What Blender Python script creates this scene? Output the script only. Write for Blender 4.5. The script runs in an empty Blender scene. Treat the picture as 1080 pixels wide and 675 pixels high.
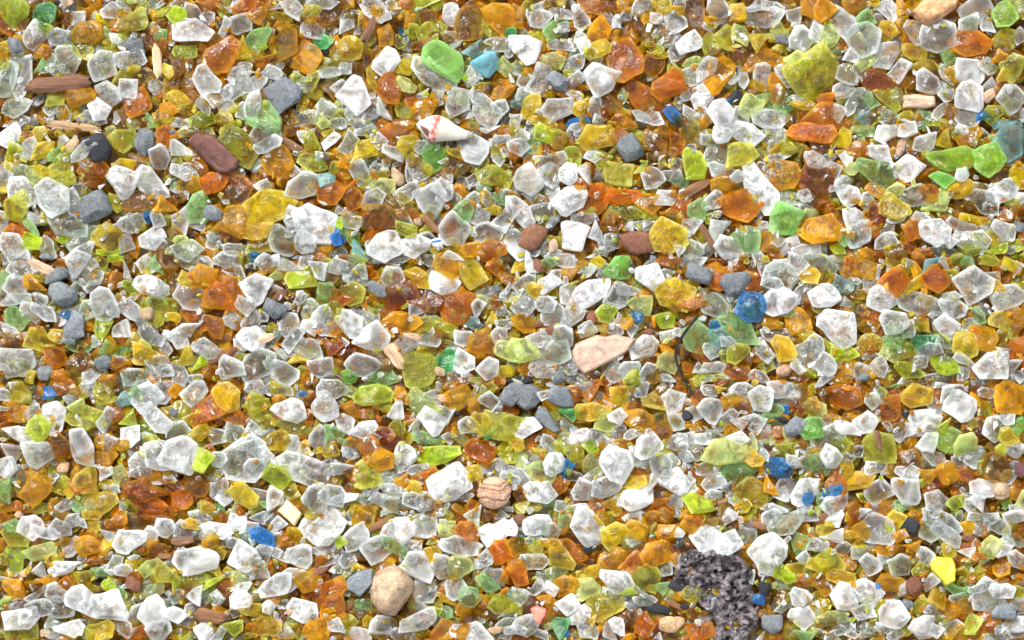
import bpy, bmesh, math, random
import numpy as np
from mathutils import Vector, Matrix, noise as mnoise

random.seed(7); RNG = np.random.RandomState(11)
S = 0.0002                 # one unit of the layout = 0.2 mm; the patch of gravel is about 22 cm wide
CX, CY = 540.0, 337.5
scene = bpy.context.scene
COL = bpy.data.collections.new("beach"); scene.collection.children.link(COL)

# ------------------------------------------------------------------ layout
DATA = """@ 0 0
L 65 45 150 140 0
e 245 80 140 120 70
L 235 150 90 70 20
o 20 135 110 80 120
n 80 235 90 110 60
c 190 190 170 110 50
a 218 268 80 65 30
c 315 200 130 90 -10
k 355 320 150 110 -70
k 255 335 110 70 60
k 315 370 90 60 -30
c 110 400 190 110 75
k 30 430 190 110 70
k 90 560 190 90 10
c 400 95 110 90 -20
a 510 40 110 80 60
y 545 105 140 50 -25
a 470 170 140 95 20
l 430 240 160 90 -60
y 540 215 130 70 -10
c 590 60 100 90 60
c 640 45 120 80 -50
o 620 135 90 40 60
w 625 210 90 50 -30
n 710 235 120 80 -35
c 680 315 170 95 10
c 540 350 170 140 -60
k 510 265 80 50 0
l 710 110 160 110 20
l 740 50 150 50 60
l 860 50 110 60 25
a 830 100 110 40 -50
g 850 185 80 60 60
c 825 160 90 50 -50
b 760 190 100 70 -30
b 850 130 70 50 0
p 828 320 165 48 -85
v 310 440 320 95 3
a 425 500 140 120 20
l 300 520 120 80 60
k 270 560 120 75 70
c 340 600 80 90 -50
w 685 465 100 95 0
c 570 500 150 110 -40
b 740 400 130 80 10
o 720 530 170 150 60
b 660 580 120 60 80
w 520 580 130 90 -40
w 480 630 150 50 -10
c 620 615 90 40 70
v 370 660 260 40 -5
y 20 250 60 110 -80
l 15 340 60 80 0
b 740 635 90 60 0
g 795 630 100 50 -60
l 700 655 80 50 0
l 640 395 100 60 40
l 590 270 100 60 20
y 885 370 80 70 80
y 890 470 110 60 80
a 880 580 100 80 40
b 200 20 110 50 0
b 340 100 60 90 90
b 110 130 100 90 20
p 350 15 80 50 20
d 310 15 60 40 0
w 70 655 110 40 10
w 740 5 60 30 0
g 215 355 80 50 60
c 460 610 60 60 0
@ 1 0
c 45 20 80 70 20
L 45 80 90 80 0
c 105 80 120 80 60
w 110 170 200 115 -5
L 75 275 130 70 0
o 270 290 180 200 -60
b 40 360 90 110 0
b 95 355 80 50 90
a 190 15 120 40 -20
a 285 30 90 60 20
w 345 15 70 50 30
c 200 90 90 70 -50
c 285 150 110 80 -60
c 375 125 125 95 0
o 400 40 170 90 40
o 465 60 110 100 60
g 470 200 140 90 50
y 382 262 110 75 -75
a 480 305 110 60 35
y 570 90 135 50 -10
c 645 55 120 80 -50
c 540 30 90 60 0
c 790 20 180 70 10
l 745 65 80 70 40
b 840 75 150 90 40
b 590 240 180 160 -60
a 700 300 150 140 60
c 740 165 140 90 -20
e 810 220 110 60 20
a 880 240 110 80 80
d 805 270 90 40 -20
c 190 415 160 125 -60
c 95 430 70 50 20
c 360 430 160 110 -80
c 240 515 110 80 50
c 165 550 150 50 -45
c 300 490 80 70 60
c 300 565 120 70 10
c 460 430 100 80 60
c 540 385 105 75 -20
n 585 500 190 165 -50
w 435 560 130 85 65
g 490 620 180 150 -50
y 40 520 120 110 0
y 90 580 110 80 10
c 50 650 110 70 0
L 165 635 140 70 10
y 285 620 100 80 0
y 690 545 100 50 80
b 630 610 110 70 -60
l 665 430 80 70 30
l 740 440 150 60 60
l 800 350 100 60 60
c 845 370 110 90 -10
c 888 470 110 70 80
b 830 490 120 90 30
c 825 575 120 95 -20
c 725 625 130 90 30
q 790 640 80 70 60
c 870 650 90 50 0
c 395 345 80 35 0
a 840 665 50 20 0
c 380 590 90 60 60
b 265 255 110 60 60
c 560 345 70 40 0
@ 2 0
c 170 50 170 100 -40
c 30 115 120 60 80
y 95 100 80 70 -30
v 155 140 165 60 65
a 230 190 125 95 5
a 357 88 95 60 85
L 445 20 115 75 -10
b 455 90 100 70 20
u 320 168 85 28 -55
l 380 165 90 60 80
l 310 215 80 60 -20
b 290 110 90 70 0
l 470 160 150 90 20
w 580 80 125 85 85
k 585 200 120 70 -40
G 548 320 260 200 -40
y 50 250 150 100 20
y 165 415 165 55 -80
w 235 325 150 110 50
y 345 335 160 100 25
c 490 400 240 110 -35
T 755 340 155 120 10
c 700 400 120 90 20
t 700 260 110 90 30
b 680 130 140 170 0
l 745 130 150 40 -55
a 830 90 180 120 -40
o 880 40 110 80 60
c 820 235 140 90 10
c 885 265 80 50 90
q 850 350 110 100 60
c 20 350 80 70 -20
w 70 490 200 150 -65
o 255 465 140 130 -50
q 330 445 120 70 -20
c 230 565 120 90 -50
c 160 575 120 110 60
l 315 580 90 80 0
a 428 570 155 105 35
c 425 490 70 70 0
o 370 530 80 60 40
W 520 640 270 110 -15
c 610 545 150 120 45
c 510 520 100 70 -60
c 770 595 170 110 -50
a 845 490 120 75 20
l 745 445 120 60 10
c 715 510 80 70 0
o 640 455 80 40 -10
c 840 570 90 80 -50
c 70 635 170 60 -40
a 320 655 140 50 5
o 210 650 100 50 30
q 700 655 80 40 50
c 640 610 90 40 40
e 880 180 60 50 30
c 260 20 60 40 0
a 280 25 110 60 -10
o 350 30 80 60 0
b 700 30 100 60 20
c 60 60 80 30 -40
b 400 240 90 50 0
@ 3 0
a 30 80 90 120 0
c 140 100 130 100 5
c 150 25 110 60 10
c 255 65 130 60 -15
c 355 90 135 70 -60
o 430 25 170 80 -15
b 560 40 120 60 -20
g 235 150 150 100 25
a 315 130 60 25 0
k 345 190 110 60 30
c 250 238 145 60 -5
w 70 250 150 115 -25
q 220 320 120 90 0
q 45 345 90 65 0
c 150 410 185 95 60
w 375 240 90 80 70
c 330 330 120 90 40
a 455 190 180 110 60
y 450 260 140 80 20
w 465 420 205 140 5
c 340 430 100 70 40
n 245 435 100 120 70
c 65 425 90 70 -40
y 100 555 140 90 60
c 235 575 205 110 20
u 350 643 140 42 8
y 360 570 120 100 50
y 160 645 140 60 -20
t 35 550 90 70 20
w 555 115 70 50 70
c 515 100 120 45 -60
c 610 75 90 70 60
c 690 35 130 70 30
b 690 160 190 90 -60
v 605 160 60 30 80
Y 790 35 120 80 -40
w 765 95 90 70 0
c 865 110 130 100 -50
k 812 198 95 75 -10
O 600 320 220 170 -70
b 740 330 120 110 -20
O 820 460 200 130 40
o 690 510 230 110 -40
u 840 600 110 70 -40
c 870 260 150 80 75
q 870 360 100 60 -10
b 510 550 140 90 -30
l 605 600 60 40 0
o 580 645 130 60 -20
c 720 620 160 60 -15
c 330 500 90 60 -20
l 130 200 60 50 60
c 440 350 110 60 40
l 750 260 90 60 -20
y 780 290 90 40 0
c 440 560 60 130 0
b 120 345 70 40 0
c 470 640 80 50 -20
c 885 20 60 90 0
k 760 140 70 35 0
c 20 640 60 90 -30
b 60 625 60 60 -30
k 885 540 50 80 0
b 340 150 110 60 30
@ 4 0
b 60 70 110 190 0
c 190 40 150 100 -60
Y 290 70 115 80 -80
w 137 130 65 60 -30
c 365 30 110 70 30
c 420 90 190 110 -10
c 470 30 110 60 -30
b 560 40 90 80 70
a 690 40 160 110 -40
a 750 50 110 90 60
c 600 90 110 90 -10
w 45 230 130 100 25
l 225 190 120 130 60
q 300 185 110 80 -50
l 140 230 100 110 60
o 355 145 100 35 -5
y 395 220 110 110 40
l 490 165 110 90 50
n 530 210 70 80 60
w 610 205 120 110 60
w 700 160 110 90 70
q 755 205 130 110 50
c 850 130 190 150 -40
a 425 310 210 100 8
b 290 290 90 80 0
a 205 400 220 150 60
q 60 330 110 60 10
c 125 360 130 70 60
c 50 405 100 90 20
c 315 395 125 50 -80
c 415 400 140 90 -80
c 545 400 150 75 -60
a 495 475 165 70 -85
l 690 380 260 200 50
q 600 320 110 80 0
w 880 300 100 70 40
k 870 390 120 90 -50
c 850 480 110 80 20
w 95 510 130 95 50
u 250 530 60 40 20
d 280 510 90 60 70
q 360 560 130 110 -20
g 430 530 80 110 60
g 535 540 140 90 60
w 210 600 170 125 -60
c 45 595 100 75 0
c 310 620 110 100 60
c 470 625 180 110 -5
o 720 630 230 150 10
o 745 530 120 70 20
Y 640 555 130 40 -5
c 610 520 80 40 -10
c 885 560 100 60 60
a 870 650 110 50 0
b 830 390 90 90 60
c 815 600 80 80 -60
b 40 655 90 40 0
c 400 170 70 40 0
v 165 270 60 40 10
v 370 490 70 40 30
c 110 610 60 90 70
c 30 500 90 70 -40
@ 5 0
w 185 45 110 90 -60
a 255 110 210 65 -85
V 425 60 270 90 22
c 650 60 180 130 -20
c 700 130 100 70 -60
Z 790 80 120 150 60
q 850 50 110 50 -50
g 65 95 90 80 -30
c 140 100 80 60 -70
y 185 165 100 100 70
c 50 210 190 170 -60
c 335 180 130 80 -60
c 450 190 170 140 0
O 615 220 190 165 -30
l 790 210 140 110 20
c 870 200 90 60 60
g 500 300 80 70 20
c 175 290 150 110 60
y 320 280 140 90 -20
y 370 350 140 70 0
c 235 380 90 110 -50
c 395 435 150 110 -40
w 600 375 180 130 -10
c 500 390 110 60 -50
k 710 350 100 90 -50
l 840 350 150 110 50
Y 785 405 90 80 0
c 700 450 110 70 20
R 125 430 170 90 -15
q 60 330 120 70 40
l 185 520 140 90 -40
P 345 532 175 75 0
k 35 530 150 90 60
g 90 540 100 70 -60
k 165 600 130 60 -10
t 60 620 110 90 30
w 600 515 150 140 -20
c 480 490 90 90 0
p 715 505 90 65 40
c 830 535 150 140 -50
c 450 590 110 60 40
b 510 590 70 80 40
l 740 600 110 100 50
u 680 620 60 80 90
l 280 610 90 70 20
g 365 620 80 90 -50
t 810 655 160 50 0
c 190 645 100 50 10
c 300 660 100 30 0
l 470 650 120 50 -10
c 600 620 130 90 10
a 770 300 70 70 -20
b 440 300 60 40 0
c 880 600 50 70 60
b 520 110 80 60 20
c 20 380 60 90 0
l 110 165 90 50 -30
k 600 130 100 90 0
b 750 150 60 60 60
w 890 55 30 70 90
c 60 30 80 50 0
Y 100 15 80 40 0
b 620 660 60 30 0
@ 0 1
w 50 40 130 110 10
o 145 40 90 60 10
c 150 115 135 75 55
l 60 130 100 90 30
y 345 20 110 70 0
P 455 10 130 40 -5
d 510 105 190 160 20
c 450 120 160 80 40
l 645 60 140 120 60
n 762 75 110 140 0
c 840 170 140 100 90
o 870 45 110 90 60
v 715 155 150 35 -30
s 380 90 90 60 30
c 320 60 90 90 60
y 235 130 120 110 60
g 290 140 60 90 -60
l 345 240 150 150 0
O 500 220 160 90 0
O 490 285 120 70 0
y 665 195 140 60 0
y 240 230 60 130 80
q 180 255 130 90 -70
w 130 350 170 110 -45
w 275 375 190 150 -50
w 650 290 170 140 -20
w 805 300 200 110 -45
b 740 385 180 110 0
a 870 430 110 110 50
n 505 410 190 160 0
c 390 390 150 60 -80
k 340 480 240 150 -25
c 180 470 100 70 80
l 90 420 150 140 20
y 15 320 70 80 20
b 40 380 90 60 0
c 15 490 100 60 80
l 60 220 120 60 -40
g 160 510 120 50 -50
L 175 600 90 100 60
o 80 560 110 100 -20
c 85 640 180 120 -50
c 255 635 130 80 -50
o 270 570 70 50 0
L 330 585 60 40 0
y 560 570 160 130 0
k 420 610 130 100 20
c 440 650 160 70 35
L 590 655 170 50 5
u 782 475 80 50 85
c 700 500 140 110 20
w 800 580 170 120 30
c 670 600 110 90 -60
l 625 400 90 120 60
q 885 235 40 50 0
c 840 480 90 60 -50
q 840 650 110 40 10
b 640 470 90 50 0
c 430 320 90 60 0
c 890 90 30 60 0
k 110 230 80 100 60
c 880 600 50 80 60
b 560 300 60 60 0
b 15 110 40 60 0
k 730 225 70 60 30
b 400 300 60 40 0
@ 1 1
w 50 110 105 95 0
q 140 20 170 50 0
X 225 130 290 150 -35
l 365 100 230 110 -55
k 490 50 160 140 -50
c 510 90 130 70 20
w 60 230 110 60 -30
c 95 215 90 60 0
O 160 220 150 80 -60
a 110 300 150 80 -10
O 230 290 130 90 20
O 340 270 180 80 -25
c 365 240 70 50 -80
g 150 420 130 150 0
c 45 340 90 65 -50
w 55 480 100 150 0
n 240 450 90 120 50
b 330 350 160 110 30
a 570 190 175 160 -50
c 480 300 110 80 -10
y 500 430 300 170 10
a 340 490 180 150 60
y 480 590 150 130 40
Y 430 540 200 90 0
c 700 310 160 120 20
v 620 85 200 60 -25
o 625 15 80 40 0
y 855 35 80 60 0
w 850 70 110 80 20
l 745 80 110 90 -50
L 745 180 160 90 -20
t 830 255 110 90 30
l 870 205 70 80 0
O 840 345 150 120 20
w 780 510 215 200 0
u 870 580 90 90 60
c 650 480 110 130 70
k 590 600 150 130 -20
c 700 600 130 130 -30
k 105 640 170 110 10
c 230 590 110 80 -40
c 330 640 115 80 0
u 430 655 90 50 -20
a 225 525 90 60 0
o 10 410 40 120 0
n 15 20 40 30 0
c 140 520 110 60 -20
c 10 560 30 60 0
y 890 140 50 60 0
k 800 150 90 70 0
L 890 510 30 60 0
k 870 660 110 40 10
a 10 40 90 40 10
g 15 290 50 60 20
l 30 170 90 70 10
c 660 230 70 60 0
c 690 50 70 60 0
q 60 590 80 40 0
c 885 440 40 60 0
o 290 560 60 60 0
b 780 25 60 50 0
c 740 20 60 40 0
c 780 655 90 60 0
@ 2 1
o 290 20 200 70 0
k 30 80 110 110 30
c 130 20 120 60 20
c 210 70 100 60 -50
y 130 110 170 110 20
Y 150 130 90 90 40
c 275 120 90 110 40
y 355 95 130 115 0
c 425 100 60 110 80
G 490 150 140 130 -40
c 100 240 160 80 -65
y 205 240 120 45 5
o 300 215 80 60 30
q 210 315 150 110 10
s 295 260 110 60 -60
c 400 210 140 90 -60
c 360 230 110 40 85
c 450 260 120 40 -50
O 515 255 105 80 0
b 600 195 150 130 0
y 590 150 100 60 0
w 690 100 130 170 40
c 605 100 130 90 20
c 820 130 150 60 -70
c 885 130 60 90 70
o 55 370 130 150 20
a 15 180 60 80 0
c 345 340 140 80 30
c 470 390 190 170 -40
g 650 445 110 120 30
c 600 540 200 150 -50
c 690 375 100 80 0
c 545 330 90 100 60
a 620 330 80 50 -30
y 800 430 80 55 0
c 780 385 90 70 -20
c 870 480 120 120 40
c 775 560 165 100 0
b 205 475 200 130 0
k 290 440 220 60 -50
o 350 450 70 110 60
c 60 490 130 80 -40
g 40 560 170 60 -50
o 165 570 110 80 10
w 250 620 190 150 20
w 400 620 140 100 40
U 510 600 100 50 5
y 500 655 110 50 0
a 680 640 120 70 0
o 790 640 140 110 20
t 70 640 120 90 -10
v 480 510 140 40 -45
b 450 470 90 60 40
l 470 550 90 70 20
l 790 260 140 120 0
l 340 530 110 70 -20
g 750 325 80 50 0
c 700 270 80 60 40
c 720 180 80 60 0
l 880 270 60 90 0
g 840 370 60 80 60
c 880 360 60 90 60
c 730 460 150 90 10
c 890 620 60 90 60
l 820 590 90 40 30
w 780 5 110 40 0
b 760 50 60 80 70
o 860 20 80 60 0
c 850 60 100 50 -10
c 160 380 130 80 30
s 405 495 50 40 -30
k 590 370 90 60 -40
k 640 280 70 70 0
b 130 340 60 60 0
k 240 180 40 90 0
u 10 590 30 50 0
c 560 250 40 80 50
b 740 640 40 40 0
k 480 50 110 50 -30
c 185 210 80 50 0
@ 3 1
c 40 30 120 60 -10
L 185 30 170 90 -20
c 30 100 90 110 50
g 110 100 70 80 30
c 330 30 110 90 -60
y 445 50 150 110 0
o 565 45 90 110 70
w 345 0 80 30 0
n 620 95 140 160 30
b 750 80 160 120 -20
o 870 80 80 130 0
L 330 145 105 115 0
c 400 140 60 110 80
c 435 150 60 110 80
c 255 95 80 45 -10
c 200 180 180 110 -10
g 190 145 70 50 -10
l 560 240 190 130 -15
L 685 190 110 90 30
l 790 180 60 60 20
w 75 280 150 190 -60
c 190 250 120 100 -60
w 290 240 110 85 10
w 380 260 115 100 30
w 220 350 100 110 20
w 305 380 130 190 -50
c 745 265 110 120 30
w 808 365 80 130 -80
c 830 250 50 90 80
O 440 380 110 200 -40
O 580 360 180 80 5
a 720 390 120 110 -30
o 410 330 130 70 -20
c 155 440 160 80 5
w 40 440 90 180 40
c 110 370 90 60 -30
g 535 430 60 50 20
l 625 445 130 90 -10
l 390 410 70 100 80
c 380 480 140 60 0
r 110 580 130 180 -50
p 215 625 65 70 0
w 315 570 185 150 -20
c 450 550 110 110 60
c 540 590 80 120 -80
b 540 520 80 60 10
r 660 605 185 135 -10
c 620 520 90 60 20
c 700 515 130 50 -10
y 820 570 140 180 60
a 825 600 110 120 40
o 870 400 90 110 60
n 215 495 110 60 60
l 160 505 110 70 0
w 25 610 90 150 30
c 100 660 90 50 0
g 885 280 50 110 70
c 865 185 80 70 0
v 850 240 20 70 0
l 730 480 90 60 -30
c 480 620 100 70 0
c 880 640 60 70 0
d 735 655 60 30 0
c 230 660 80 40 20
y 210 590 60 40 20
g 160 330 40 50 0
b 400 205 50 20 0
c 480 655 70 30 0
l 470 160 90 90 60
b 510 480 60 60 60
@ 4 1
a 55 45 150 60 -35
k 150 60 90 100 60
w 215 30 90 90 70
w 340 40 200 110 -20
c 480 40 150 90 20
l 560 60 90 110 60
O 680 30 220 90 0
y 830 50 110 110 60
L 62 185 110 190 0
k 180 150 130 110 40
l 310 140 140 180 -50
l 480 110 160 60 10
b 720 90 110 90 0
l 620 100 80 50 0
c 215 230 150 70 -15
c 285 260 60 90 -60
a 215 300 130 110 0
v 65 320 170 60 32
O 290 430 210 170 10
w 405 320 280 110 -60
a 520 240 210 160 -10
c 490 155 130 50 5
c 410 200 70 50 30
c 690 170 120 80 -20
R 710 270 200 160 -40
k 570 370 130 80 -30
G 540 480 200 170 -10
g 80 425 110 90 0
c 160 390 80 120 -50
l 140 450 100 100 40
c 650 410 90 50 -20
c 640 360 70 60 -60
M 760 415 150 110 0
a 730 535 190 150 0
c 770 150 60 90 70
c 845 150 100 90 0
c 800 220 60 90 80
q 880 210 60 70 40
w 870 350 110 140 60
w 880 475 90 100 0
g 340 585 130 130 50
w 240 625 150 110 -20
c 170 540 120 110 20
v 130 570 170 35 -60
c 50 510 90 110 50
o 15 460 60 130 0
k 45 630 130 100 -20
a 440 610 100 130 60
w 550 620 160 60 30
w 650 650 150 60 10
g 850 590 70 70 -40
Y 865 555 80 60 -30
L 820 640 90 60 -60
c 420 520 70 60 -60
c 495 585 80 60 -40
c 810 320 80 50 40
c 130 630 90 80 0
y 840 430 60 40 0
b 250 540 90 60 0
b 400 150 90 60 0
l 560 330 90 40 0
o 890 650 40 60 0
g 890 250 30 50 0
k 10 290 50 50 0
c 370 665 60 30 0
b 590 570 90 40 0
k 700 640 90 30 0
@ 5 1
g 70 20 100 50 -10
w 175 30 115 90 0
w 290 10 110 70 10
a 315 45 100 60 10
o 35 120 80 150 80
l 100 90 70 80 50
w 145 140 100 120 50
s 255 95 110 50 70
c 370 80 140 90 55
y 480 50 100 110 70
a 605 50 140 110 30
t 820 70 180 200 -30
g 110 240 200 120 -30
Z 540 170 250 130 5
Z 710 160 170 160 60
R 370 190 100 70 -20
w 290 210 170 160 -40
G 465 275 110 100 20
w 565 240 70 70 0
Y 550 320 110 150 90
q 640 170 60 130 75
w 785 335 120 160 -60
k 655 290 120 70 0
c 130 320 60 30 0
a 120 330 70 100 60
q 195 340 130 80 30
k 310 355 110 140 -60
R 130 450 130 130 -30
y 220 420 150 110 -30
o 390 350 110 90 20
q 450 385 150 90 25
l 490 450 110 60 -20
c 660 360 170 60 -5
k 700 410 160 80 -20
w 425 545 125 200 75
y 640 490 190 55 -15
c 580 520 190 70 -20
c 620 595 190 90 0
w 505 595 60 80 60
c 800 540 100 130 60
o 810 450 130 60 20
n 880 520 60 80 60
y 870 250 80 140 0
w 870 390 90 50 60
b 790 240 80 60 0
k 830 170 110 50 20
o 325 530 140 110 20
c 350 470 100 60 -10
o 110 535 60 80 0
c 180 540 110 70 -50
c 20 460 90 90 0
c 30 570 160 120 40
c 180 600 130 80 20
y 220 640 120 70 10
a 90 655 100 50 0
c 15 350 50 130 0
k 80 380 60 80 0
y 725 585 70 80 80
L 765 635 90 60 30
k 470 655 140 50 -10
l 350 655 80 50 20
o 300 630 80 50 -30
c 640 650 90 50 0
c 820 640 40 80 80
l 870 620 60 80 60
w 570 10 60 50 0
b 180 230 60 50 0
c 215 130 40 80 60
l 700 660 80 40 0
c 220 480 40 90 90
@ 0 2
c 130 50 180 120 -20
p 225 60 150 60 -25
o 310 35 100 60 10
c 410 50 120 120 60
a 180 145 110 90 -30
n 300 105 150 80 20
k 465 105 190 80 -5
c 95 175 150 120 -40
c 90 230 170 60 10
n 332 213 125 135 70
c 500 165 100 60 0
c 545 245 170 130 -60
k 480 285 120 90 10
c 600 275 120 60 -60
c 170 300 110 120 60
c 235 300 70 120 60
k 290 330 90 110 50
g 85 325 150 100 -40
n 390 380 110 190 0
u 350 300 60 60 0
n 375 450 100 50 0
y 210 450 125 150 80
y 310 420 80 70 0
L 545 370 110 130 0
w 650 390 75 120 -60
y 700 430 90 70 0
l 520 30 140 60 -40
L 610 15 90 60 0
o 640 40 40 30 0
c 665 75 100 65 -40
c 780 50 110 90 40
o 610 130 90 80 30
L 690 165 70 110 60
w 800 160 180 90 -20
c 740 150 70 80 0
c 695 290 160 70 -40
s 775 305 85 75 20
l 855 280 90 170 60
l 820 330 80 70 0
o 295 530 110 140 50
o 310 640 110 80 0
b 410 570 140 100 20
c 95 575 140 190 80
c 205 565 60 90 90
n 545 560 110 100 0
g 570 490 110 80 0
g 640 500 140 60 10
g 430 480 130 70 0
c 495 455 60 90 80
c 665 540 120 65 20
Y 765 525 95 150 70
c 830 560 110 50 10
c 840 600 150 80 -10
k 720 640 160 90 -10
l 580 665 80 50 0
c 470 640 110 70 20
c 20 380 60 150 60
w 85 405 130 40 -20
b 60 460 120 110 0
y 170 640 60 60 60
n 240 620 90 90 60
o 180 220 30 20 0
b 230 190 70 50 0
k 420 170 80 60 -30
b 20 100 60 70 0
g 25 110 70 60 -10
w 890 420 40 80 60
c 800 420 120 80 -40
g 845 50 60 110 60
b 90 440 60 60 60
y 640 220 70 50 50
c 870 490 70 80 60
c 485 45 70 60 -50
c 20 590 30 90 80
l 740 240 90 80 0
c 885 610 40 70 70
n 250 5 90 40 0
c 20 200 60 90 0
o 890 110 30 90 80
@ 1 2
k 120 35 210 90 -10
a 180 120 150 160 -40
y 95 120 140 70 -40
c 100 210 170 120 -10
O 290 200 150 190 80
o 130 310 190 120 -30
o 230 370 110 140 60
b 270 430 90 80 0
c 300 30 150 80 0
c 360 95 110 80 -30
w 455 165 150 160 -50
c 500 40 95 110 40
u 425 15 50 40 -30
c 400 250 120 110 50
c 320 330 100 80 -20
c 430 340 130 110 60
w 425 440 130 140 30
w 365 470 80 90 20
q 560 110 80 90 60
L 690 115 180 120 10
g 820 180 90 110 -50
c 785 70 90 120 50
c 870 55 110 80 -20
b 850 110 80 80 30
o 875 225 70 110 60
r 580 210 90 60 30
n 560 280 130 110 -30
d 560 320 90 50 0
c 670 225 80 60 0
k 725 275 110 100 30
c 640 270 60 60 0
c 625 360 130 100 40
w 730 375 110 80 -20
c 815 330 120 130 -40
w 885 350 60 130 80
c 830 405 120 60 10
p 505 435 50 90 -70
y 530 390 50 60 0
c 545 440 110 50 55
c 640 440 110 80 50
c 590 500 110 60 -30
c 730 490 160 80 -20
o 790 450 110 70 -20
R 870 490 80 110 60
y 680 545 110 70 20
c 790 585 130 90 10
L 885 600 50 50 -20
a 710 655 120 60 0
c 830 650 140 60 0
k 455 575 150 200 -60
c 595 620 110 140 60
c 320 590 140 120 10
g 300 500 80 50 40
v 280 525 170 40 30
c 100 380 70 110 -60
w 40 430 110 130 30
c 190 490 90 130 60
L 145 560 60 100 -70
y 85 540 110 110 30
a 230 610 90 110 60
c 40 620 130 100 -50
c 150 650 110 60 0
y 15 320 50 80 80
L 10 240 30 60 80
l 780 250 70 60 0
c 490 320 50 70 0
c 630 40 110 80 0
c 710 25 80 60 60
c 565 25 60 60 60
q 290 665 90 30 0
o 360 390 40 50 60
d 425 60 70 40 0
c 555 175 60 40 0
l 690 605 80 50 0
c 545 570 50 90 80
l 200 260 50 60 60
b 430 270 60 40 0
n 680 10 90 30 0
c 800 10 70 40 0
a 600 480 20 20 0
w 270 610 50 40 0
@ 2 2
c 260 15 160 50 0
q 90 25 90 60 -30
c 30 70 70 80 30
c 85 105 140 80 40
o 165 90 50 80 60
c 270 120 120 130 80
Y 400 100 180 80 -35
c 460 60 110 70 30
w 540 145 150 110 -10
a 570 60 130 140 -40
y 705 90 180 140 -50
o 820 60 120 80 -40
a 870 120 40 80 60
n 190 180 130 60 -35
k 120 150 90 50 -30
l 50 190 110 110 -40
o 15 230 50 100 80
R 310 210 190 130 20
R 440 220 170 120 -20
c 400 270 70 130 -75
O 610 260 200 170 10
v 590 220 180 50 25
o 250 300 110 80 -40
a 310 355 200 100 10
c 150 300 130 60 -50
w 30 350 130 150 30
c 85 310 80 100 60
w 160 415 150 150 40
c 110 570 95 200 85
p 280 525 150 80 -55
R 35 500 100 150 60
G 35 630 100 80 -40
g 220 640 160 70 0
b 200 550 110 140 60
c 340 460 130 100 30
s 385 430 110 45 -15
c 470 445 120 80 10
l 415 590 170 180 30
e 545 560 105 145 -60
w 640 560 110 130 70
w 775 590 160 100 10
c 665 620 60 70 50
w 655 430 120 85 -20
a 740 455 110 150 -70
t 690 350 120 70 -25
y 775 340 80 60 20
c 850 295 90 60 -10
c 850 355 110 60 20
c 800 200 190 60 -10
n 820 170 60 50 0
c 870 215 90 50 10
q 750 250 100 60 -30
c 720 280 90 70 60
q 870 500 90 140 60
y 870 605 80 80 0
a 820 655 60 40 0
k 590 470 120 60 -20
l 480 370 220 90 -5
y 450 500 110 40 -10
l 550 400 110 60 0
k 500 330 60 40 0
b 550 655 100 50 0
o 320 650 50 60 60
l 720 660 90 50 0
a 240 420 50 80 -60
c 590 15 110 50 -20
c 400 10 80 40 0
b 640 140 60 40 -30
c 830 410 100 80 30
s 520 610 50 70 60
l 190 490 60 50 0
y 110 240 80 50 0
n 60 10 60 30 0
c 150 15 50 60 0
b 280 430 60 60 40
d 880 660 60 30 0
c 110 350 50 50 0
k 340 190 60 40 0
b 440 290 70 70 0
o 480 30 20 20 0
c 20 30 60 60 0
@ 3 2
w 95 25 80 110 60
r 140 50 70 80 60
c 260 20 140 70 -10
k 415 70 110 70 -20
y 458 32 85 70 0
G 570 65 95 150 -75
c 500 80 110 80 0
w 725 110 150 140 0
o 830 30 140 80 0
c 60 160 90 150 -55
c 105 105 55 60 60
w 190 150 90 120 -55
Y 125 180 80 70 -30
c 240 110 80 70 20
a 310 90 100 120 60
w 320 220 170 110 -45
w 420 190 110 190 -70
c 550 210 110 130 60
c 630 190 90 120 60
c 500 150 80 60 0
L 495 300 85 125 -85
y 830 200 160 240 80
q 690 260 110 170 60
u 660 320 60 50 -30
c 60 260 130 90 10
c 210 305 105 125 -50
c 170 260 120 90 0
a 75 360 120 100 -30
v 170 350 40 130 -80
r 200 390 40 60 0
r 420 325 65 80 0
c 320 320 110 110 -20
a 600 350 120 60 -10
L 800 340 150 80 10
c 145 440 135 75 -5
q 60 500 150 160 20
c 260 420 120 140 30
k 220 500 180 130 10
c 400 395 80 90 60
c 540 390 90 60 -10
c 630 390 80 60 -40
P 480 510 340 180 18
w 710 475 150 120 30
r 720 400 60 40 0
c 815 420 90 70 20
q 830 560 110 110 50
c 720 615 120 70 50
c 545 610 130 110 -40
c 620 600 90 100 60
b 620 535 90 50 0
c 160 610 160 90 -40
n 245 640 90 70 60
c 340 645 130 60 -15
d 60 655 130 50 0
a 80 580 90 110 40
y 20 600 40 60 0
b 440 630 110 60 10
o 480 665 120 30 0
c 300 580 110 80 -40
c 790 645 110 50 0
o 870 630 80 70 30
a 820 490 70 70 30
l 650 620 60 70 60
b 700 550 60 60 0
y 20 50 70 90 60
b 630 60 90 90 0
c 820 90 80 40 0
l 470 380 50 40 0
o 885 240 40 80 60
g 200 40 80 60 0
c 470 100 50 50 0
g 680 150 50 60 60
c 880 400 40 70 90
n 740 20 50 60 0
c 10 350 30 80 90
k 20 220 60 80 0
@ 4 2
n 80 95 100 130 70
O 180 110 110 180 60
n 275 135 170 130 0
o 370 140 100 140 -40
w 250 15 120 60 -10
u 360 270 155 150 -20
c 430 60 190 70 -60
c 480 80 160 70 40
k 540 100 130 170 70
c 470 150 60 110 80
y 435 20 50 50 0
c 590 40 90 120 60
k 720 45 180 90 -20
w 505 250 160 130 15
Y 660 95 110 80 -20
c 620 195 140 70 50
w 740 210 130 130 -40
t 848 145 115 120 0
w 830 365 200 190 40
w 750 360 100 90 -10
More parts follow.
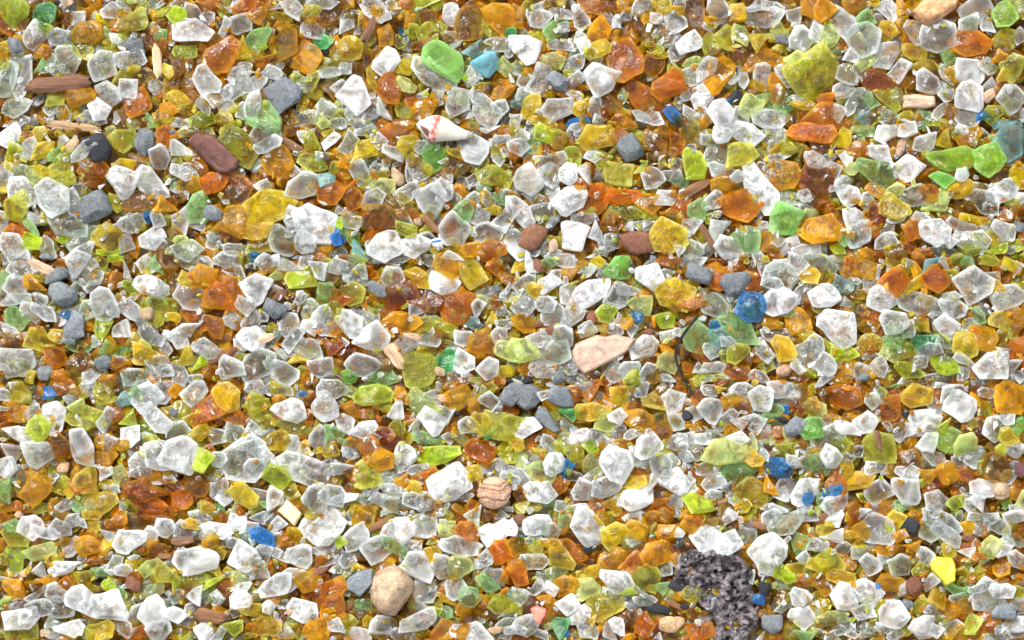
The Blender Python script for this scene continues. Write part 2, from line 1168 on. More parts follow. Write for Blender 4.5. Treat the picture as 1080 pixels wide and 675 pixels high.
o 35 240 80 190 90
k 160 260 160 110 -30
g 290 370 230 120 -45
g 75 430 140 160 60
u 175 365 70 55 0
t 195 425 130 80 0
c 155 500 90 100 40
c 235 450 50 90 80
a 465 355 120 80 -10
a 610 350 150 120 40
y 650 410 70 90 50
c 510 420 160 70 -10
Y 520 485 140 120 -40
c 425 510 90 110 30
b 345 510 80 110 -60
l 290 510 80 130 -60
o 300 610 150 80 -20
l 225 525 70 60 0
c 165 585 130 70 -5
c 80 600 60 80 60
c 110 650 110 50 0
c 400 640 110 60 -20
l 440 580 80 80 50
k 500 560 80 60 60
s 535 605 70 90 -70
w 605 575 80 100 50
c 670 490 160 110 35
c 650 590 60 90 50
L 840 510 140 90 10
c 745 560 100 140 60
c 750 630 110 60 35
a 850 630 110 90 -10
w 885 600 50 50 0
l 830 10 90 40 0
o 880 40 60 80 0
g 550 300 80 50 0
l 680 620 50 90 70
o 25 590 60 90 60
o 615 655 90 40 0
q 180 635 90 30 0
c 50 30 130 60 0
o 10 90 30 120 90
l 720 270 60 70 0
c 860 245 60 60 0
e 100 340 50 50 0
k 265 240 70 80 0
c 100 190 60 60 60
l 770 480 60 50 0
k 800 575 130 50 20
l 750 110 90 40 0
c 680 160 60 40 0
l 405 410 50 30 0
b 450 460 30 20 0
@ 5 2
a 70 60 120 130 60
y 210 25 110 60 0
a 340 100 160 45 -65
t 410 40 120 60 40
c 480 40 90 70 -10
g 600 35 70 80 0
l 720 20 110 50 0
y 830 40 80 80 50
c 865 80 80 80 -20
c 100 120 140 50 65
O 215 140 110 130 -60
y 300 160 110 80 50
O 430 130 150 130 -30
l 510 95 120 40 -10
w 150 235 160 120 -5
c 335 255 220 120 -15
c 520 265 150 90 -20
c 620 160 150 170 -50
c 700 110 140 60 0
Y 745 160 70 125 85
c 820 220 160 130 20
c 510 215 110 40 10
o 560 315 150 50 0
g 660 320 80 90 50
y 770 330 120 90 -5
a 865 310 70 130 60
Y 355 362 105 85 -35
c 215 350 130 120 10
w 500 370 150 100 -25
o 110 320 130 60 -20
a 80 375 120 80 -20
c 15 350 50 120 80
y 90 465 110 90 0
g 220 430 130 90 50
e 380 455 170 75 10
q 220 510 140 80 0
c 390 500 140 60 10
a 680 440 155 130 -20
y 590 470 130 130 -50
c 790 490 90 90 -30
o 870 490 80 140 -70
w 740 580 180 140 -20
c 580 550 110 70 -40
L 490 575 160 90 -25
L 290 605 150 70 -20
c 350 560 120 60 20
c 580 620 70 70 0
c 450 650 140 60 10
c 130 590 90 100 60
c 45 600 90 90 40
n 55 640 70 50 0
a 130 660 110 40 0
c 880 635 60 80 50
c 670 640 100 40 0
b 200 600 50 80 60
c 840 580 60 90 -60
l 800 410 50 80 80
b 20 440 50 50 0
c 90 530 90 40 0
b 860 380 60 60 0
o 640 390 50 40 0
a 30 200 50 100 80
k 480 450 80 80 0
b 15 60 40 120 90
c 290 390 90 60 60
c 620 350 90 50 0
c 430 350 60 80 40
k 300 30 60 60 0
b 380 620 90 30 -30
c 280 660 90 40 0
y 790 520 100 40 -10
c 5 130 30 70 90
c 690 180 60 100 70
c 820 650 70 50 0
k 160 150 30 50 60
@ 0 3
c 90 10 90 40 -10
u 240 50 120 70 20
o 335 20 140 80 10
c 465 25 130 80 20
c 20 60 60 100 80
a 80 145 120 140 80
l 140 90 130 60 -30
c 165 150 80 90 0
w 285 170 150 140 20
c 380 75 80 80 30
q 410 110 90 80 50
l 460 170 120 190 60
w 130 270 200 90 -20
L 210 235 140 110 -50
c 70 350 120 120 0
c 210 370 160 150 10
O 190 440 100 90 0
w 40 430 90 120 -50
b 310 320 130 150 70
w 430 320 220 130 -70
c 570 190 110 120 20
c 575 310 70 100 80
b 520 260 50 80 80
a 540 400 150 110 20
w 545 465 60 90 -60
s 335 440 80 60 30
c 270 500 70 90 -60
g 40 550 110 120 -40
a 180 565 170 150 10
l 310 530 90 130 50
y 450 500 140 140 -40
Y 365 560 80 80 30
q 635 490 130 100 -70
c 740 430 120 130 60
L 675 190 110 100 20
w 690 265 100 100 20
c 735 330 150 90 35
w 860 375 140 200 80
t 655 85 90 110 80
c 770 80 150 150 -50
w 830 190 170 90 -50
c 860 50 110 110 -30
g 715 40 80 70 0
g 780 250 90 60 -20
a 635 320 80 130 80
w 850 500 130 50 5
M 740 550 210 130 -10
y 560 525 80 50 0
O 775 640 230 80 0
y 520 630 200 110 20
c 345 640 110 60 20
g 405 640 40 60 60
l 410 590 80 70 0
o 90 645 60 60 60
b 30 620 60 60 0
l 190 650 150 60 0
c 600 560 80 60 0
l 600 80 50 90 80
l 550 30 90 80 30
l 20 270 50 80 60
y 870 140 70 80 60
b 890 570 60 60 0
k 90 470 110 100 40
b 130 20 70 30 0
c 650 640 50 50 0
g 180 30 90 50 20
c 10 130 20 90 90
l 400 190 60 100 80
@ 1 3
c 140 40 130 110 30
a 35 35 70 70 50
Y 300 60 170 140 -50
O 200 130 190 130 30
l 70 130 90 150 -70
o 340 180 170 70 -10
l 470 110 150 110 -40
c 450 25 110 70 0
c 570 30 140 60 -10
a 570 95 80 80 40
w 630 145 170 115 0
u 710 70 90 80 10
o 710 10 110 60 0
o 720 170 80 90 70
w 815 130 140 140 -60
c 840 30 130 100 -10
y 140 245 110 90 0
c 230 265 80 110 60
k 335 250 110 110 0
c 450 240 100 90 -30
w 465 290 85 65 -40
y 560 300 100 140 80
l 650 230 160 70 -20
c 640 320 100 90 10
Y 705 340 90 70 0
c 785 295 110 130 60
g 855 260 110 110 -30
y 840 360 90 70 20
L 170 400 100 120 60
k 40 250 130 130 -50
w 50 380 200 170 -20
t 110 390 60 180 80
c 250 400 90 90 40
c 380 410 210 220 20
c 440 440 90 120 -40
c 490 370 140 80 -30
w 720 455 310 130 -25
L 560 480 150 110 -20
c 390 320 110 60 20
c 230 480 100 50 20
R 30 540 150 60 -20
b 140 540 130 80 -20
O 60 620 120 100 0
Y 185 645 85 80 0
a 280 530 60 80 60
c 260 550 130 80 50
w 295 595 110 70 25
y 385 580 100 130 60
c 445 590 80 140 80
c 540 590 110 110 -40
g 500 620 60 70 60
y 635 560 90 100 60
Q 625 650 140 100 -10
c 770 605 150 150 -60
c 860 590 110 140 60
l 440 655 110 50 0
c 870 440 70 90 30
b 10 20 20 20 0
n 15 150 40 60 60
l 500 200 120 60 0
b 350 660 60 30 0
g 250 655 50 50 60
o 385 270 40 40 0
c 10 480 50 40 20
o 200 340 50 50 0
c 700 400 80 50 -10
y 100 180 70 60 10
c 820 420 60 50 20
a 660 620 60 60 0
k 530 655 50 40 0
@ 2 3
L 180 50 190 110 10
c 15 40 50 80 90
q 50 40 60 80 60
g 120 15 110 40 0
a 320 60 80 110 70
o 350 160 90 90 30
l 420 20 120 60 0
q 415 90 160 110 -35
c 480 60 50 90 -80
a 615 75 110 140 -50
w 290 140 100 80 -10
l 240 130 70 70 0
a 55 130 110 75 -30
o 155 145 120 80 0
w 30 210 90 120 30
w 125 245 150 80 20
w 470 195 150 120 -25
c 400 230 80 100 60
c 540 160 90 120 -50
g 460 290 180 65 -10
L 500 365 230 105 10
c 555 290 60 60 0
q 625 280 80 100 60
R 250 290 140 100 -20
l 300 230 90 90 50
o 150 330 140 100 -30
a 220 395 120 110 -30
w 335 375 100 130 60
l 140 465 140 160 20
c 390 450 100 50 10
k 265 485 130 100 20
c 280 560 150 60 -10
c 200 600 60 90 60
k 270 635 130 100 -10
O 440 500 110 150 -50
y 385 555 90 80 40
a 335 510 70 90 30
w 555 530 190 240 -60
c 650 590 50 100 -70
O 735 340 160 120 -10
a 650 395 110 50 10
a 755 405 105 90 10
y 690 475 100 90 10
y 750 205 130 110 20
c 780 90 80 120 60
c 825 120 60 90 0
n 890 50 110 120 0
l 860 220 150 210 60
l 870 360 80 120 60
e 780 260 60 80 -60
c 820 440 130 100 0
w 890 490 70 110 90
r 805 570 180 165 0
b 720 520 100 80 30
R 780 490 120 40 -10
c 670 220 70 110 -70
d 590 150 40 100 -80
a 600 230 70 80 50
a 700 110 90 90 -50
s 540 75 45 90 80
c 380 610 80 100 60
c 440 620 90 120 -50
c 525 640 100 80 -60
b 50 560 60 100 80
k 120 600 90 80 -30
c 165 560 60 60 0
c 20 440 90 110 60
c 45 365 90 60 -20
a 120 655 150 50 0
w 15 600 40 150 -80
o 60 300 60 60 0
l 40 620 60 90 -50
c 690 80 60 50 20
o 690 640 70 60 0
a 620 660 80 40 -30
l 770 20 110 60 0
b 240 200 90 60 0
c 180 280 60 40 30
c 860 660 90 30 0
k 320 640 60 80 80
l 640 370 60 40 0
c 520 10 40 40 0
b 420 340 60 60 30
s 730 270 30 30 0
g 10 300 30 70 80
@ 3 3
n 65 60 170 150 -20
n 245 75 125 150 90
c 165 60 60 80 90
e 290 140 90 90 30
n 180 190 160 90 -50
c 380 5 110 50 -10
o 340 55 90 80 0
o 440 40 120 80 20
y 560 60 100 110 10
Y 410 140 90 160 90
Y 345 170 60 160 -80
q 490 190 130 120 -60
w 560 170 90 90 -20
c 625 45 60 90 -60
c 690 30 90 70 30
o 650 120 110 80 20
a 680 205 170 110 -20
y 785 80 150 120 20
w 855 90 120 120 50
c 800 10 110 40 0
P 810 210 120 25 -85
k 870 200 100 100 0
w 80 240 100 150 -70
l 20 200 60 170 80
w 355 280 130 70 20
c 290 230 90 70 -60
o 260 250 50 110 80
o 120 310 110 60 45
c 190 310 80 100 60
l 260 340 80 90 30
L 420 330 80 120 80
q 415 420 95 110 80
q 40 390 100 90 -50
y 30 310 80 70 0
k 150 390 170 110 0
q 160 460 150 130 30
w 225 420 110 110 -50
u 290 450 100 110 -40
c 300 480 140 50 -8
c 35 500 90 130 50
w 145 570 170 115 5
c 560 260 90 80 20
a 580 320 120 60 -10
w 560 420 170 170 -50
w 670 390 150 80 -45
w 720 320 120 150 -60
c 640 260 50 110 -70
l 815 320 90 70 -30
c 880 310 80 140 80
c 780 430 110 120 50
c 440 480 150 60 20
c 395 560 150 120 0
c 490 540 130 90 20
Y 635 515 170 60 5
y 540 570 90 70 10
Y 540 630 110 90 -10
w 660 600 170 110 20
o 765 635 100 80 30
w 860 510 110 150 60
o 240 540 130 80 30
c 270 640 60 90 -70
c 370 660 130 50 0
c 110 665 80 40 0
o 450 640 110 90 0
l 340 360 100 110 30
c 750 530 90 90 20
c 860 620 100 80 0
o 790 250 80 90 0
b 40 590 90 80 20
l 80 640 110 60 30
g 205 640 60 60 -50
c 690 450 110 60 -20
c 845 410 60 80 60
c 500 320 60 130 60
a 480 320 50 60 60
a 500 120 60 90 60
c 790 510 50 110 80
c 655 665 110 30 0
l 360 420 50 90 80
b 330 610 70 60 0
k 270 200 50 70 60
y 140 370 80 50 0
@ 4 3
o 95 65 70 100 -60
s 15 90 50 110 80
c 140 30 90 60 0
y 205 15 60 50 20
c 310 40 110 80 20
c 400 70 130 130 -20
c 510 25 140 80 -10
k 530 85 130 60 -20
g 480 130 100 50 -10
k 250 55 60 50 0
b 280 120 170 90 0
c 150 130 110 130 60
c 75 160 80 120 -50
d 20 170 60 80 60
c 215 205 100 90 0
c 330 190 110 90 10
c 400 215 80 110 60
c 255 160 80 60 -30
a 65 225 80 50 0
c 25 275 60 80 30
k 85 340 110 160 -50
c 110 290 60 90 80
w 280 280 60 100 60
q 250 350 130 250 -75
g 270 440 200 110 -10
k 175 290 80 120 60
a 400 270 130 50 10
c 390 330 160 50 -50
Y 350 385 135 90 -40
g 470 190 120 90 0
o 485 255 90 50 0
u 540 140 50 60 0
n 590 230 90 150 -60
d 545 190 40 150 80
O 850 60 180 130 0
l 680 120 160 80 -25
a 640 60 110 50 10
G 690 235 110 140 80
R 600 110 80 100 60
w 780 380 120 110 10
k 770 290 150 110 20
c 775 200 50 110 80
w 870 230 60 150 80
a 825 200 60 110 70
l 870 330 70 50 20
c 530 335 110 40 -5
k 630 340 80 80 0
u 503 435 110 150 70
w 580 410 60 110 70
k 640 410 80 120 60
g 720 420 130 100 -20
c 130 450 120 90 20
w 160 520 150 80 15
o 60 465 60 50 0
w 10 510 60 130 80
y 370 570 130 150 50
L 80 630 150 100 -30
c 155 590 110 80 0
c 280 610 100 80 -30
c 260 540 100 60 10
a 460 530 80 90 50
c 520 580 80 90 40
c 480 660 140 40 -10
o 580 620 70 70 20
w 650 560 120 160 -50
w 708 520 60 45 0
u 660 600 60 60 40
u 805 560 60 150 -70
g 740 620 80 90 0
w 800 630 110 140 -60
c 740 560 60 90 60
O 840 520 110 200 -40
b 740 480 120 50 0
y 880 510 50 100 60
w 650 655 90 60 0
R 550 480 80 60 20
b 440 340 60 100 60
d 50 410 50 60 0
a 150 360 50 50 0
k 380 490 90 60 0
w 40 570 100 60 10
c 30 660 70 40 0
w 720 5 50 20 0
c 250 665 90 30 0
y 870 430 60 60 0
b 210 640 80 70 0
c 870 390 70 50 10
a 430 460 60 60 0
y 190 430 20 20 0
o 620 210 50 50 0
c 20 380 60 90 60
y 320 640 80 60 0
R 850 630 60 50 0
l 460 290 70 50 0
a 870 20 60 20 0
@ 5 3
o 60 40 120 80 -40
o 190 130 130 130 60
Y 345 65 160 140 -10
c 420 110 90 150 50
w 550 100 170 130 -40
c 530 50 140 90 0
c 470 10 90 40 0
w 50 215 140 110 30
w 370 190 150 110 -10
d 280 150 60 60 30
c 250 250 110 120 -30
w 390 310 120 100 40
c 310 280 90 90 20
l 130 340 180 170 0
v 128 300 110 40 -80
Z 500 290 120 190 80
L 495 220 100 60 -20
y 510 320 90 120 60
R 650 240 160 110 10
q 590 310 110 130 -50
c 640 380 120 80 40
c 750 240 110 150 -50
y 815 280 100 110 30
a 820 80 160 140 -10
a 660 90 110 50 -40
c 700 45 100 60 0
G 875 210 90 120 -50
c 850 340 110 110 50
w 800 180 90 70 -50
l 700 130 90 80 30
b 740 440 160 140 -30
b 280 390 120 110 20
a 210 460 110 80 20
c 290 465 110 65 -5
a 390 450 100 110 -50
w 285 560 180 140 -5
c 130 570 140 120 40
a 500 480 110 130 -30
O 605 490 80 140 60
R 410 545 130 60 45
w 675 550 100 110 60
s 770 555 120 110 -20
n 870 450 80 130 80
m 880 450 70 120 80
c 820 490 70 90 -60
a 860 580 90 70 -30
L 540 620 60 130 -70
c 430 620 160 110 20
c 610 620 110 110 -60
c 670 610 110 90 30
g 260 640 80 60 0
c 150 650 140 60 0
Y 40 510 90 160 -70
y 70 470 60 140 -50
w 60 660 110 40 -10
o 750 650 60 50 0
w 870 655 110 40 5
g 820 640 70 50 0
b 560 400 80 60 0
c 550 420 100 60 -30
c 430 390 150 70 -20
c 110 440 60 120 -70
k 770 190 70 60 0
b 680 310 70 60 0
k 100 90 90 80 -30
b 130 110 60 60 60
c 90 430 50 60 0
R 480 440 60 50 20
l 760 360 90 50 50
y 40 610 60 60 0
k 20 350 50 80 0
d 835 415 20 60 90
c 180 220 50 60 60
b 340 620 40 60 0
l 620 200 80 60 20
R 690 20 160 40 0
g 230 10 80 30 0
b 580 530 90 50 -20
l 140 40 50 70 60
c 590 560 60 40 -30
@ 0 4
w 160 80 130 110 -30
s 100 15 40 50 80
w 245 105 75 155 80
c 320 90 100 160 70
c 385 45 60 110 -60
c 380 180 90 130 -50
Y 480 15 120 40 0
y 490 65 60 90 70
L 80 235 90 130 0
l 85 130 150 90 -20
g 60 70 90 60 0
q 215 205 150 80 10
g 140 210 60 70 0
y 280 260 100 70 0
w 325 298 160 70 15
c 215 305 70 110 60
a 75 400 110 110 20
a 260 370 100 70 10
o 340 400 110 110 60
c 300 420 80 110 60
c 200 430 120 60 30
w 440 465 110 180 60
c 310 490 120 150 60
w 360 615 160 75 15
w 580 500 220 165 -20
w 110 560 180 130 5
e 35 475 90 40 0
c 215 500 130 80 20
l 160 630 110 90 30
p 240 635 60 50 0
y 590 175 115 75 10
c 575 110 100 70 30
w 680 150 100 170 -75
c 770 130 100 110 -50
w 865 85 100 90 -10
a 460 170 120 130 60
o 490 265 110 50 20
g 525 310 50 90 70
c 600 270 90 60 30
w 600 310 40 90 90
c 655 305 80 70 -20
y 700 275 90 60 10
L 570 385 90 60 -10
r 705 375 80 100 60
q 800 290 80 140 -60
q 800 410 140 70 20
g 640 430 80 50 -50
l 450 350 90 100 0
c 655 390 60 50 -30
w 830 520 140 170 -30
c 730 530 80 120 -60
y 520 630 160 100 0
c 650 600 90 120 60
O 740 635 150 90 20
c 845 610 110 120 -50
a 870 20 10 15 0
o 800 15 200 50 -5
l 630 30 100 60 30
l 860 320 90 130 60
b 840 200 110 70 0
v 870 230 70 40 0
y 730 450 60 60 -40
o 20 30 60 80 60
a 15 160 50 130 80
L 15 250 50 70 0
c 70 310 60 60 50
s 125 325 50 50 30
c 15 360 40 120 80
k 10 520 30 80 90
c 435 245 60 60 20
c 430 55 40 80 60
b 550 70 70 50 20
o 460 530 60 80 60
l 440 630 50 80 60
l 390 640 60 60 0
b 360 230 70 50 20
o 270 190 70 40 0
y 400 330 60 40 0
k 260 580 60 70 -50
y 250 620 10 30 0
l 740 210 90 50 20
c 310 10 80 30 0
c 880 430 40 30 0
c 570 230 60 40 10
a 80 665 90 30 0
l 480 400 40 60 60
@ 1 4
c 75 95 100 130 60
Y 108 60 90 60 -20
c 155 30 110 60 -30
c 180 110 75 110 80
w 258 100 85 155 80
w 343 60 85 110 80
c 330 160 80 60 30
c 430 75 90 60 0
c 485 30 120 60 0
w 560 65 85 95 60
u 490 130 100 160 70
t 420 125 110 85 20
Q 640 30 130 90 -40
w 810 60 200 190 -50
y 690 130 160 80 -20
L 885 140 70 90 60
w 678 225 150 130 -20
w 822 200 150 60 0
c 815 255 110 70 0
c 885 255 40 80 80
c 570 140 110 60 -10
c 565 225 60 190 68
c 495 215 90 90 50
v 70 150 120 70 10
w 140 255 195 130 5
y 240 215 100 80 -30
y 240 295 100 110 60
L 235 375 110 80 0
w 370 245 165 165 20
c 400 330 90 60 0
w 370 385 60 100 80
c 470 320 80 110 -60
w 565 385 90 160 -60
c 630 360 100 190 -60
o 510 290 80 80 0
a 595 255 50 80 60
o 540 435 120 80 -35
a 720 350 130 140 -50
r 790 310 80 50 20
O 840 400 200 130 10
o 860 500 110 130 0
a 780 495 50 90 -50
w 700 520 105 165 75
o 310 400 70 160 80
w 140 425 105 105 -30
c 240 455 95 90 -40
w 370 460 110 100 30
c 30 440 80 60 20
w 15 540 80 130 60
c 70 570 80 110 50
c 120 510 80 70 50
v 215 545 170 90 -8
l 440 430 70 120 60
y 450 520 70 170 85
Y 505 600 100 140 -80
L 330 605 90 100 50
w 525 495 75 75 -20
R 590 560 110 80 -10
s 572 588 50 50 0
s 630 530 40 50 30
a 780 610 150 120 40
c 870 610 80 90 -50
c 590 640 110 60 10
y 620 660 80 40 0
w 175 635 120 120 -60
c 255 640 90 80 -60
a 120 600 60 70 60
l 60 645 90 50 -10
Y 20 660 50 40 -40
l 60 370 110 70 20
l 140 345 90 60 0
l 20 340 70 100 40
b 60 230 80 60 40
c 15 100 40 80 90
b 620 430 50 80 80
k 600 490 90 40 0
l 420 650 70 40 20
g 40 470 60 50 0
k 350 530 110 60 20
a 170 180 60 40 0
b 390 590 70 80 40
c 460 265 60 60 0
k 870 300 70 40 0
o 570 10 40 20 0
l 210 10 40 20 0
b 410 15 60 50 0
y 860 550 30 20 0
c 60 220 70 50 10
b 210 590 30 40 0
@ 2 4
Y 110 35 160 90 -10
v 185 75 200 45 28
w 310 90 160 130 40
c 400 20 70 80 60
y 395 28 65 55 0
k 250 10 100 40 0
L 15 150 50 120 90
w 80 130 100 150 -50
c 190 200 160 140 20
g 290 190 60 140 60
k 170 160 70 80 40
c 440 90 130 140 30
c 360 200 120 130 60
q 555 90 115 90 -20
w 635 180 210 95 -10
Y 483 222 85 80 30
o 670 100 110 90 -20
o 640 20 110 50 -20
O 850 205 130 130 0
w 415 285 170 120 -30
c 540 280 130 110 -40
q 615 285 140 100 10
o 597 360 30 50 90
c 440 420 150 110 10
c 600 400 120 120 0
g 670 450 100 130 60
P 265 410 235 260 60
n 95 380 120 180 -60
y 110 300 110 40 -20
c 30 250 80 90 30
o 15 410 45 160 85
g 140 490 60 120 80
w 215 600 90 140 75
w 400 580 110 210 -60
c 320 645 110 70 0
Y 565 475 120 45 -35
g 550 535 70 90 -60
L 500 530 60 50 -30
w 700 555 270 75 -10
w 690 630 230 100 -10
s 815 620 45 90 -85
k 865 590 70 120 -60
g 765 375 75 130 70
c 815 340 80 140 60
a 745 470 60 80 60
l 850 480 160 110 10
c 710 290 60 110 60
c 760 240 80 80 -40
k 720 20 100 80 30
c 840 10 100 40 0
l 550 35 70 60 60
b 690 370 40 80 60
o 880 350 60 90 70
l 50 580 90 60 40
w 90 650 140 70 0
c 10 620 35 50 0
c 410 490 110 40 -20
o 445 550 80 80 -50
o 530 620 80 110 -50
b 190 540 70 60 0
y 140 580 50 60 60
v 45 500 70 30 50
b 300 580 60 90 60
l 470 480 50 50 40
a 540 665 100 30 20
b 90 530 60 50 0
l 490 160 80 60 30
t 885 420 30 50 0
b 430 355 70 20 0
l 480 350 50 30 0
c 870 665 60 30 0
b 60 200 20 40 0
a 10 540 30 50 90
k 520 10 70 40 0
l 60 10 30 20 0
c 15 30 50 80 80
F 815 90 190 150 -10
@ 3 4
w 128 60 110 130 85
k 200 100 80 100 60
c 110 145 110 40 10
w 15 75 40 110 90
r 45 40 60 70 60
u 45 140 40 40 0
g 280 50 90 80 -30
w 390 70 180 145 -50
a 470 40 100 80 -60
y 540 115 120 130 30
w 640 25 110 60 10
Y 655 108 125 95 -10
a 740 35 90 80 60
a 835 110 100 170 80
F 785 90 50 190 70
w 880 110 50 60 50
c 875 10 60 40 -20
o 320 210 150 80 -40
b 290 120 120 60 -10
y 250 240 100 150 60
Y 208 170 55 120 80
l 125 190 110 60 10
k 115 260 140 90 5
a 30 190 110 90 -40
O 40 330 110 120 30
b 340 280 100 90 -40
a 540 250 140 120 10
o 640 260 100 150 -60
a 760 220 180 110 10
o 730 180 90 50 20
l 710 350 120 150 60
k 800 290 80 110 60
c 870 260 80 90 40
g 785 400 70 100 65
y 400 330 130 90 30
q 400 400 130 110 10
a 275 390 100 130 80
w 550 365 200 115 -20
L 610 415 80 50 -20
c 125 395 80 110 -70
w 200 400 70 80 60
a 190 470 100 75 0
k 45 450 110 90 -20
C 140 540 100 100 -40
w 290 495 110 100 30
w 340 550 130 110 40
y 500 500 180 140 10
k 520 450 120 90 -20
n 590 450 60 50 0
w 600 485 30 30 0
c 700 465 110 55 -10
n 630 495 90 50 20
c 75 600 100 130 -60
c 15 620 60 120 90
e 240 600 120 120 30
u 268 650 80 50 40
c 180 560 60 120 60
w 553 600 80 90 60
c 410 620 110 90 -10
c 510 630 110 80 -30
S 835 590 150 95 10
O 690 590 100 160 -50
d 770 510 170 60 -10
d 880 390 60 150 80
o 400 540 50 50 0
Y 440 570 60 60 -40
b 640 560 90 100 60
g 350 655 90 40 0
c 150 650 80 50 -20
v 860 490 100 40 -30
l 340 440 60 60 0
l 30 510 90 50 0
b 90 350 90 60 30
q 230 320 110 60 10
w 730 640 20 20 0
b 850 650 110 60 0
a 620 660 80 30 20
c 780 660 60 40 20
b 470 130 60 60 60
d 420 180 70 120 -60
e 738 118 30 40 60
u 885 155 30 40 0
y 545 5 50 40 0
b 590 320 60 50 30
c 600 310 60 40 -20
k 430 460 80 40 0
b 670 190 70 70 0
o 240 520 50 40 0
@ 4 4
w 110 130 140 130 40
w 180 60 110 70 0
w 230 170 100 150 -50
w 245 25 110 80 30
c 340 65 100 80 20
c 320 125 140 90 -10
c 470 30 140 80 20
a 290 55 130 50 20
y 110 20 100 60 40
a 55 60 110 90 -20
L 340 5 80 40 0
w 440 210 200 180 30
k 555 60 180 130 20
g 605 160 120 120 60
c 660 20 100 60 0
v 730 30 80 40 35
w 805 35 110 80 10
w 780 125 120 90 -20
c 850 190 70 100 -60
Y 880 120 50 110 90
L 500 310 90 190 55
y 590 310 120 100 0
c 620 340 90 60 0
l 770 270 150 120 10
Y 830 340 150 90 -15
a 740 370 150 140 40
a 870 270 60 90 60
K 265 420 300 500 -70
K 40 270 100 150 80
a 98 320 45 100 90
Y 205 420 110 90 0
c 200 490 120 70 -10
l 45 430 110 90 -20
w 610 455 115 95 -20
n 480 585 120 110 0
k 525 500 110 50 20
w 630 555 170 120 -10
g 625 640 110 90 30
w 845 450 130 130 20
w 890 410 30 80 80
c 850 600 110 90 50
q 790 555 150 90 0
u 405 460 65 70 0
O 100 620 120 110 30
b 50 530 110 60 10
o 185 555 30 40 90
d 10 500 40 60 60
s 10 590 20 60 90
c 430 655 80 50 30
Y 520 660 110 30 5
y 720 500 110 80 10
y 700 270 60 120 80
a 560 620 60 60 50
c 440 310 60 70 60
b 420 530 90 80 40
b 530 440 60 60 0
w 885 640 40 80 60
c 790 650 100 50 30
c 700 180 80 90 50
y 880 30 50 60 0
o 10 650 60 60 0
b 310 200 70 60 0
o 770 180 90 60 20
l 690 110 50 60 80
d 420 400 70 100 80
v 400 70 40 80 80
c 630 240 80 70 20
L 890 560 20 60 90
d 90 220 60 50 0
k 370 330 60 80 60
k 720 640 60 60 20
c 15 20 10 10 0
q 520 390 120 40 0
c 15 230 30 60 90
y 700 450 80 60 0
k 20 380 50 60 40
@ 5 4
c 130 90 130 180 80
a 40 110 100 90 -60
y 210 50 130 90 60
a 240 115 90 80 0
d 300 70 120 100 -40
a 310 170 90 70 0
a 170 195 110 60 0
c 450 50 200 110 -30
k 410 80 110 130 80
c 490 120 160 90 -40
w 500 150 130 60 -60
y 505 205 80 80 0
E 475 305 130 140 20
Y 600 85 100 80 10
r 610 135 90 40 0
c 680 90 80 100 60
c 690 30 150 60 0
w 850 20 110 80 0
c 760 70 150 70 -20
w 790 180 80 130 -50
c 865 250 80 110 70
q 720 190 110 110 30
q 670 240 110 80 -10
c 600 220 90 50 10
k 850 150 130 60 -20
a 790 300 110 90 20
y 570 320 70 110 80
l 650 310 100 60 -10
c 380 230 90 100 30
l 375 310 60 130 85
k 235 280 120 110 20
c 80 280 140 100 10
c 155 270 70 100 70
k 55 210 110 80 0
a 70 340 70 50 0
w 70 430 170 120 -25
a 200 375 110 90 -20
r 320 385 110 110 -50
a 290 430 140 40 -10
Y 445 455 110 95 0
c 410 370 90 80 40
g 545 410 110 70 -20
g 600 415 60 40 0
w 765 415 90 130 80
c 720 440 160 190 60
a 600 490 130 80 60
o 560 540 70 60 20
L 615 590 120 110 -10
o 700 570 90 170 -50
b 280 250 100 90 20
w 210 540 120 150 60
c 50 520 90 130 80
l 110 540 60 80 0
n 285 490 50 80 80
n 790 525 130 80 0
l 345 495 100 90 50
c 450 540 150 80 -15
w 365 600 130 100 10
c 510 610 110 120 -50
w 870 590 140 90 0
c 770 600 70 60 60
c 770 655 150 50 5
a 620 660 150 30 0
c 870 490 60 100 80
a 830 410 40 90 90
o 885 350 40 90 90
l 870 420 80 60 -10
o 720 610 60 60 0
k 30 600 80 60 0
k 80 630 90 70 20
c 150 620 70 90 60
c 220 650 110 50 20
l 270 590 60 80 40
o 290 630 60 30 0
c 380 650 90 50 -10
c 440 620 60 80 60
g 560 640 60 40 0
g 740 100 60 60 0
L 540 10 60 30 0
k 130 580 40 60 60
b 190 430 90 60 0
u 125 385 30 30 0
c 550 30 70 60 40
o 600 170 90 30 0
l 830 100 80 60 20
c 860 640 70 60 0
L 10 560 20 60 90
o 620 350 50 50 0
b 220 460 60 40 -20
c 60 20 90 60 0
R 330 20 50 60 60
c 560 450 130 60 20
b 10 20 50 60 0
c 650 400 90 50 10"""
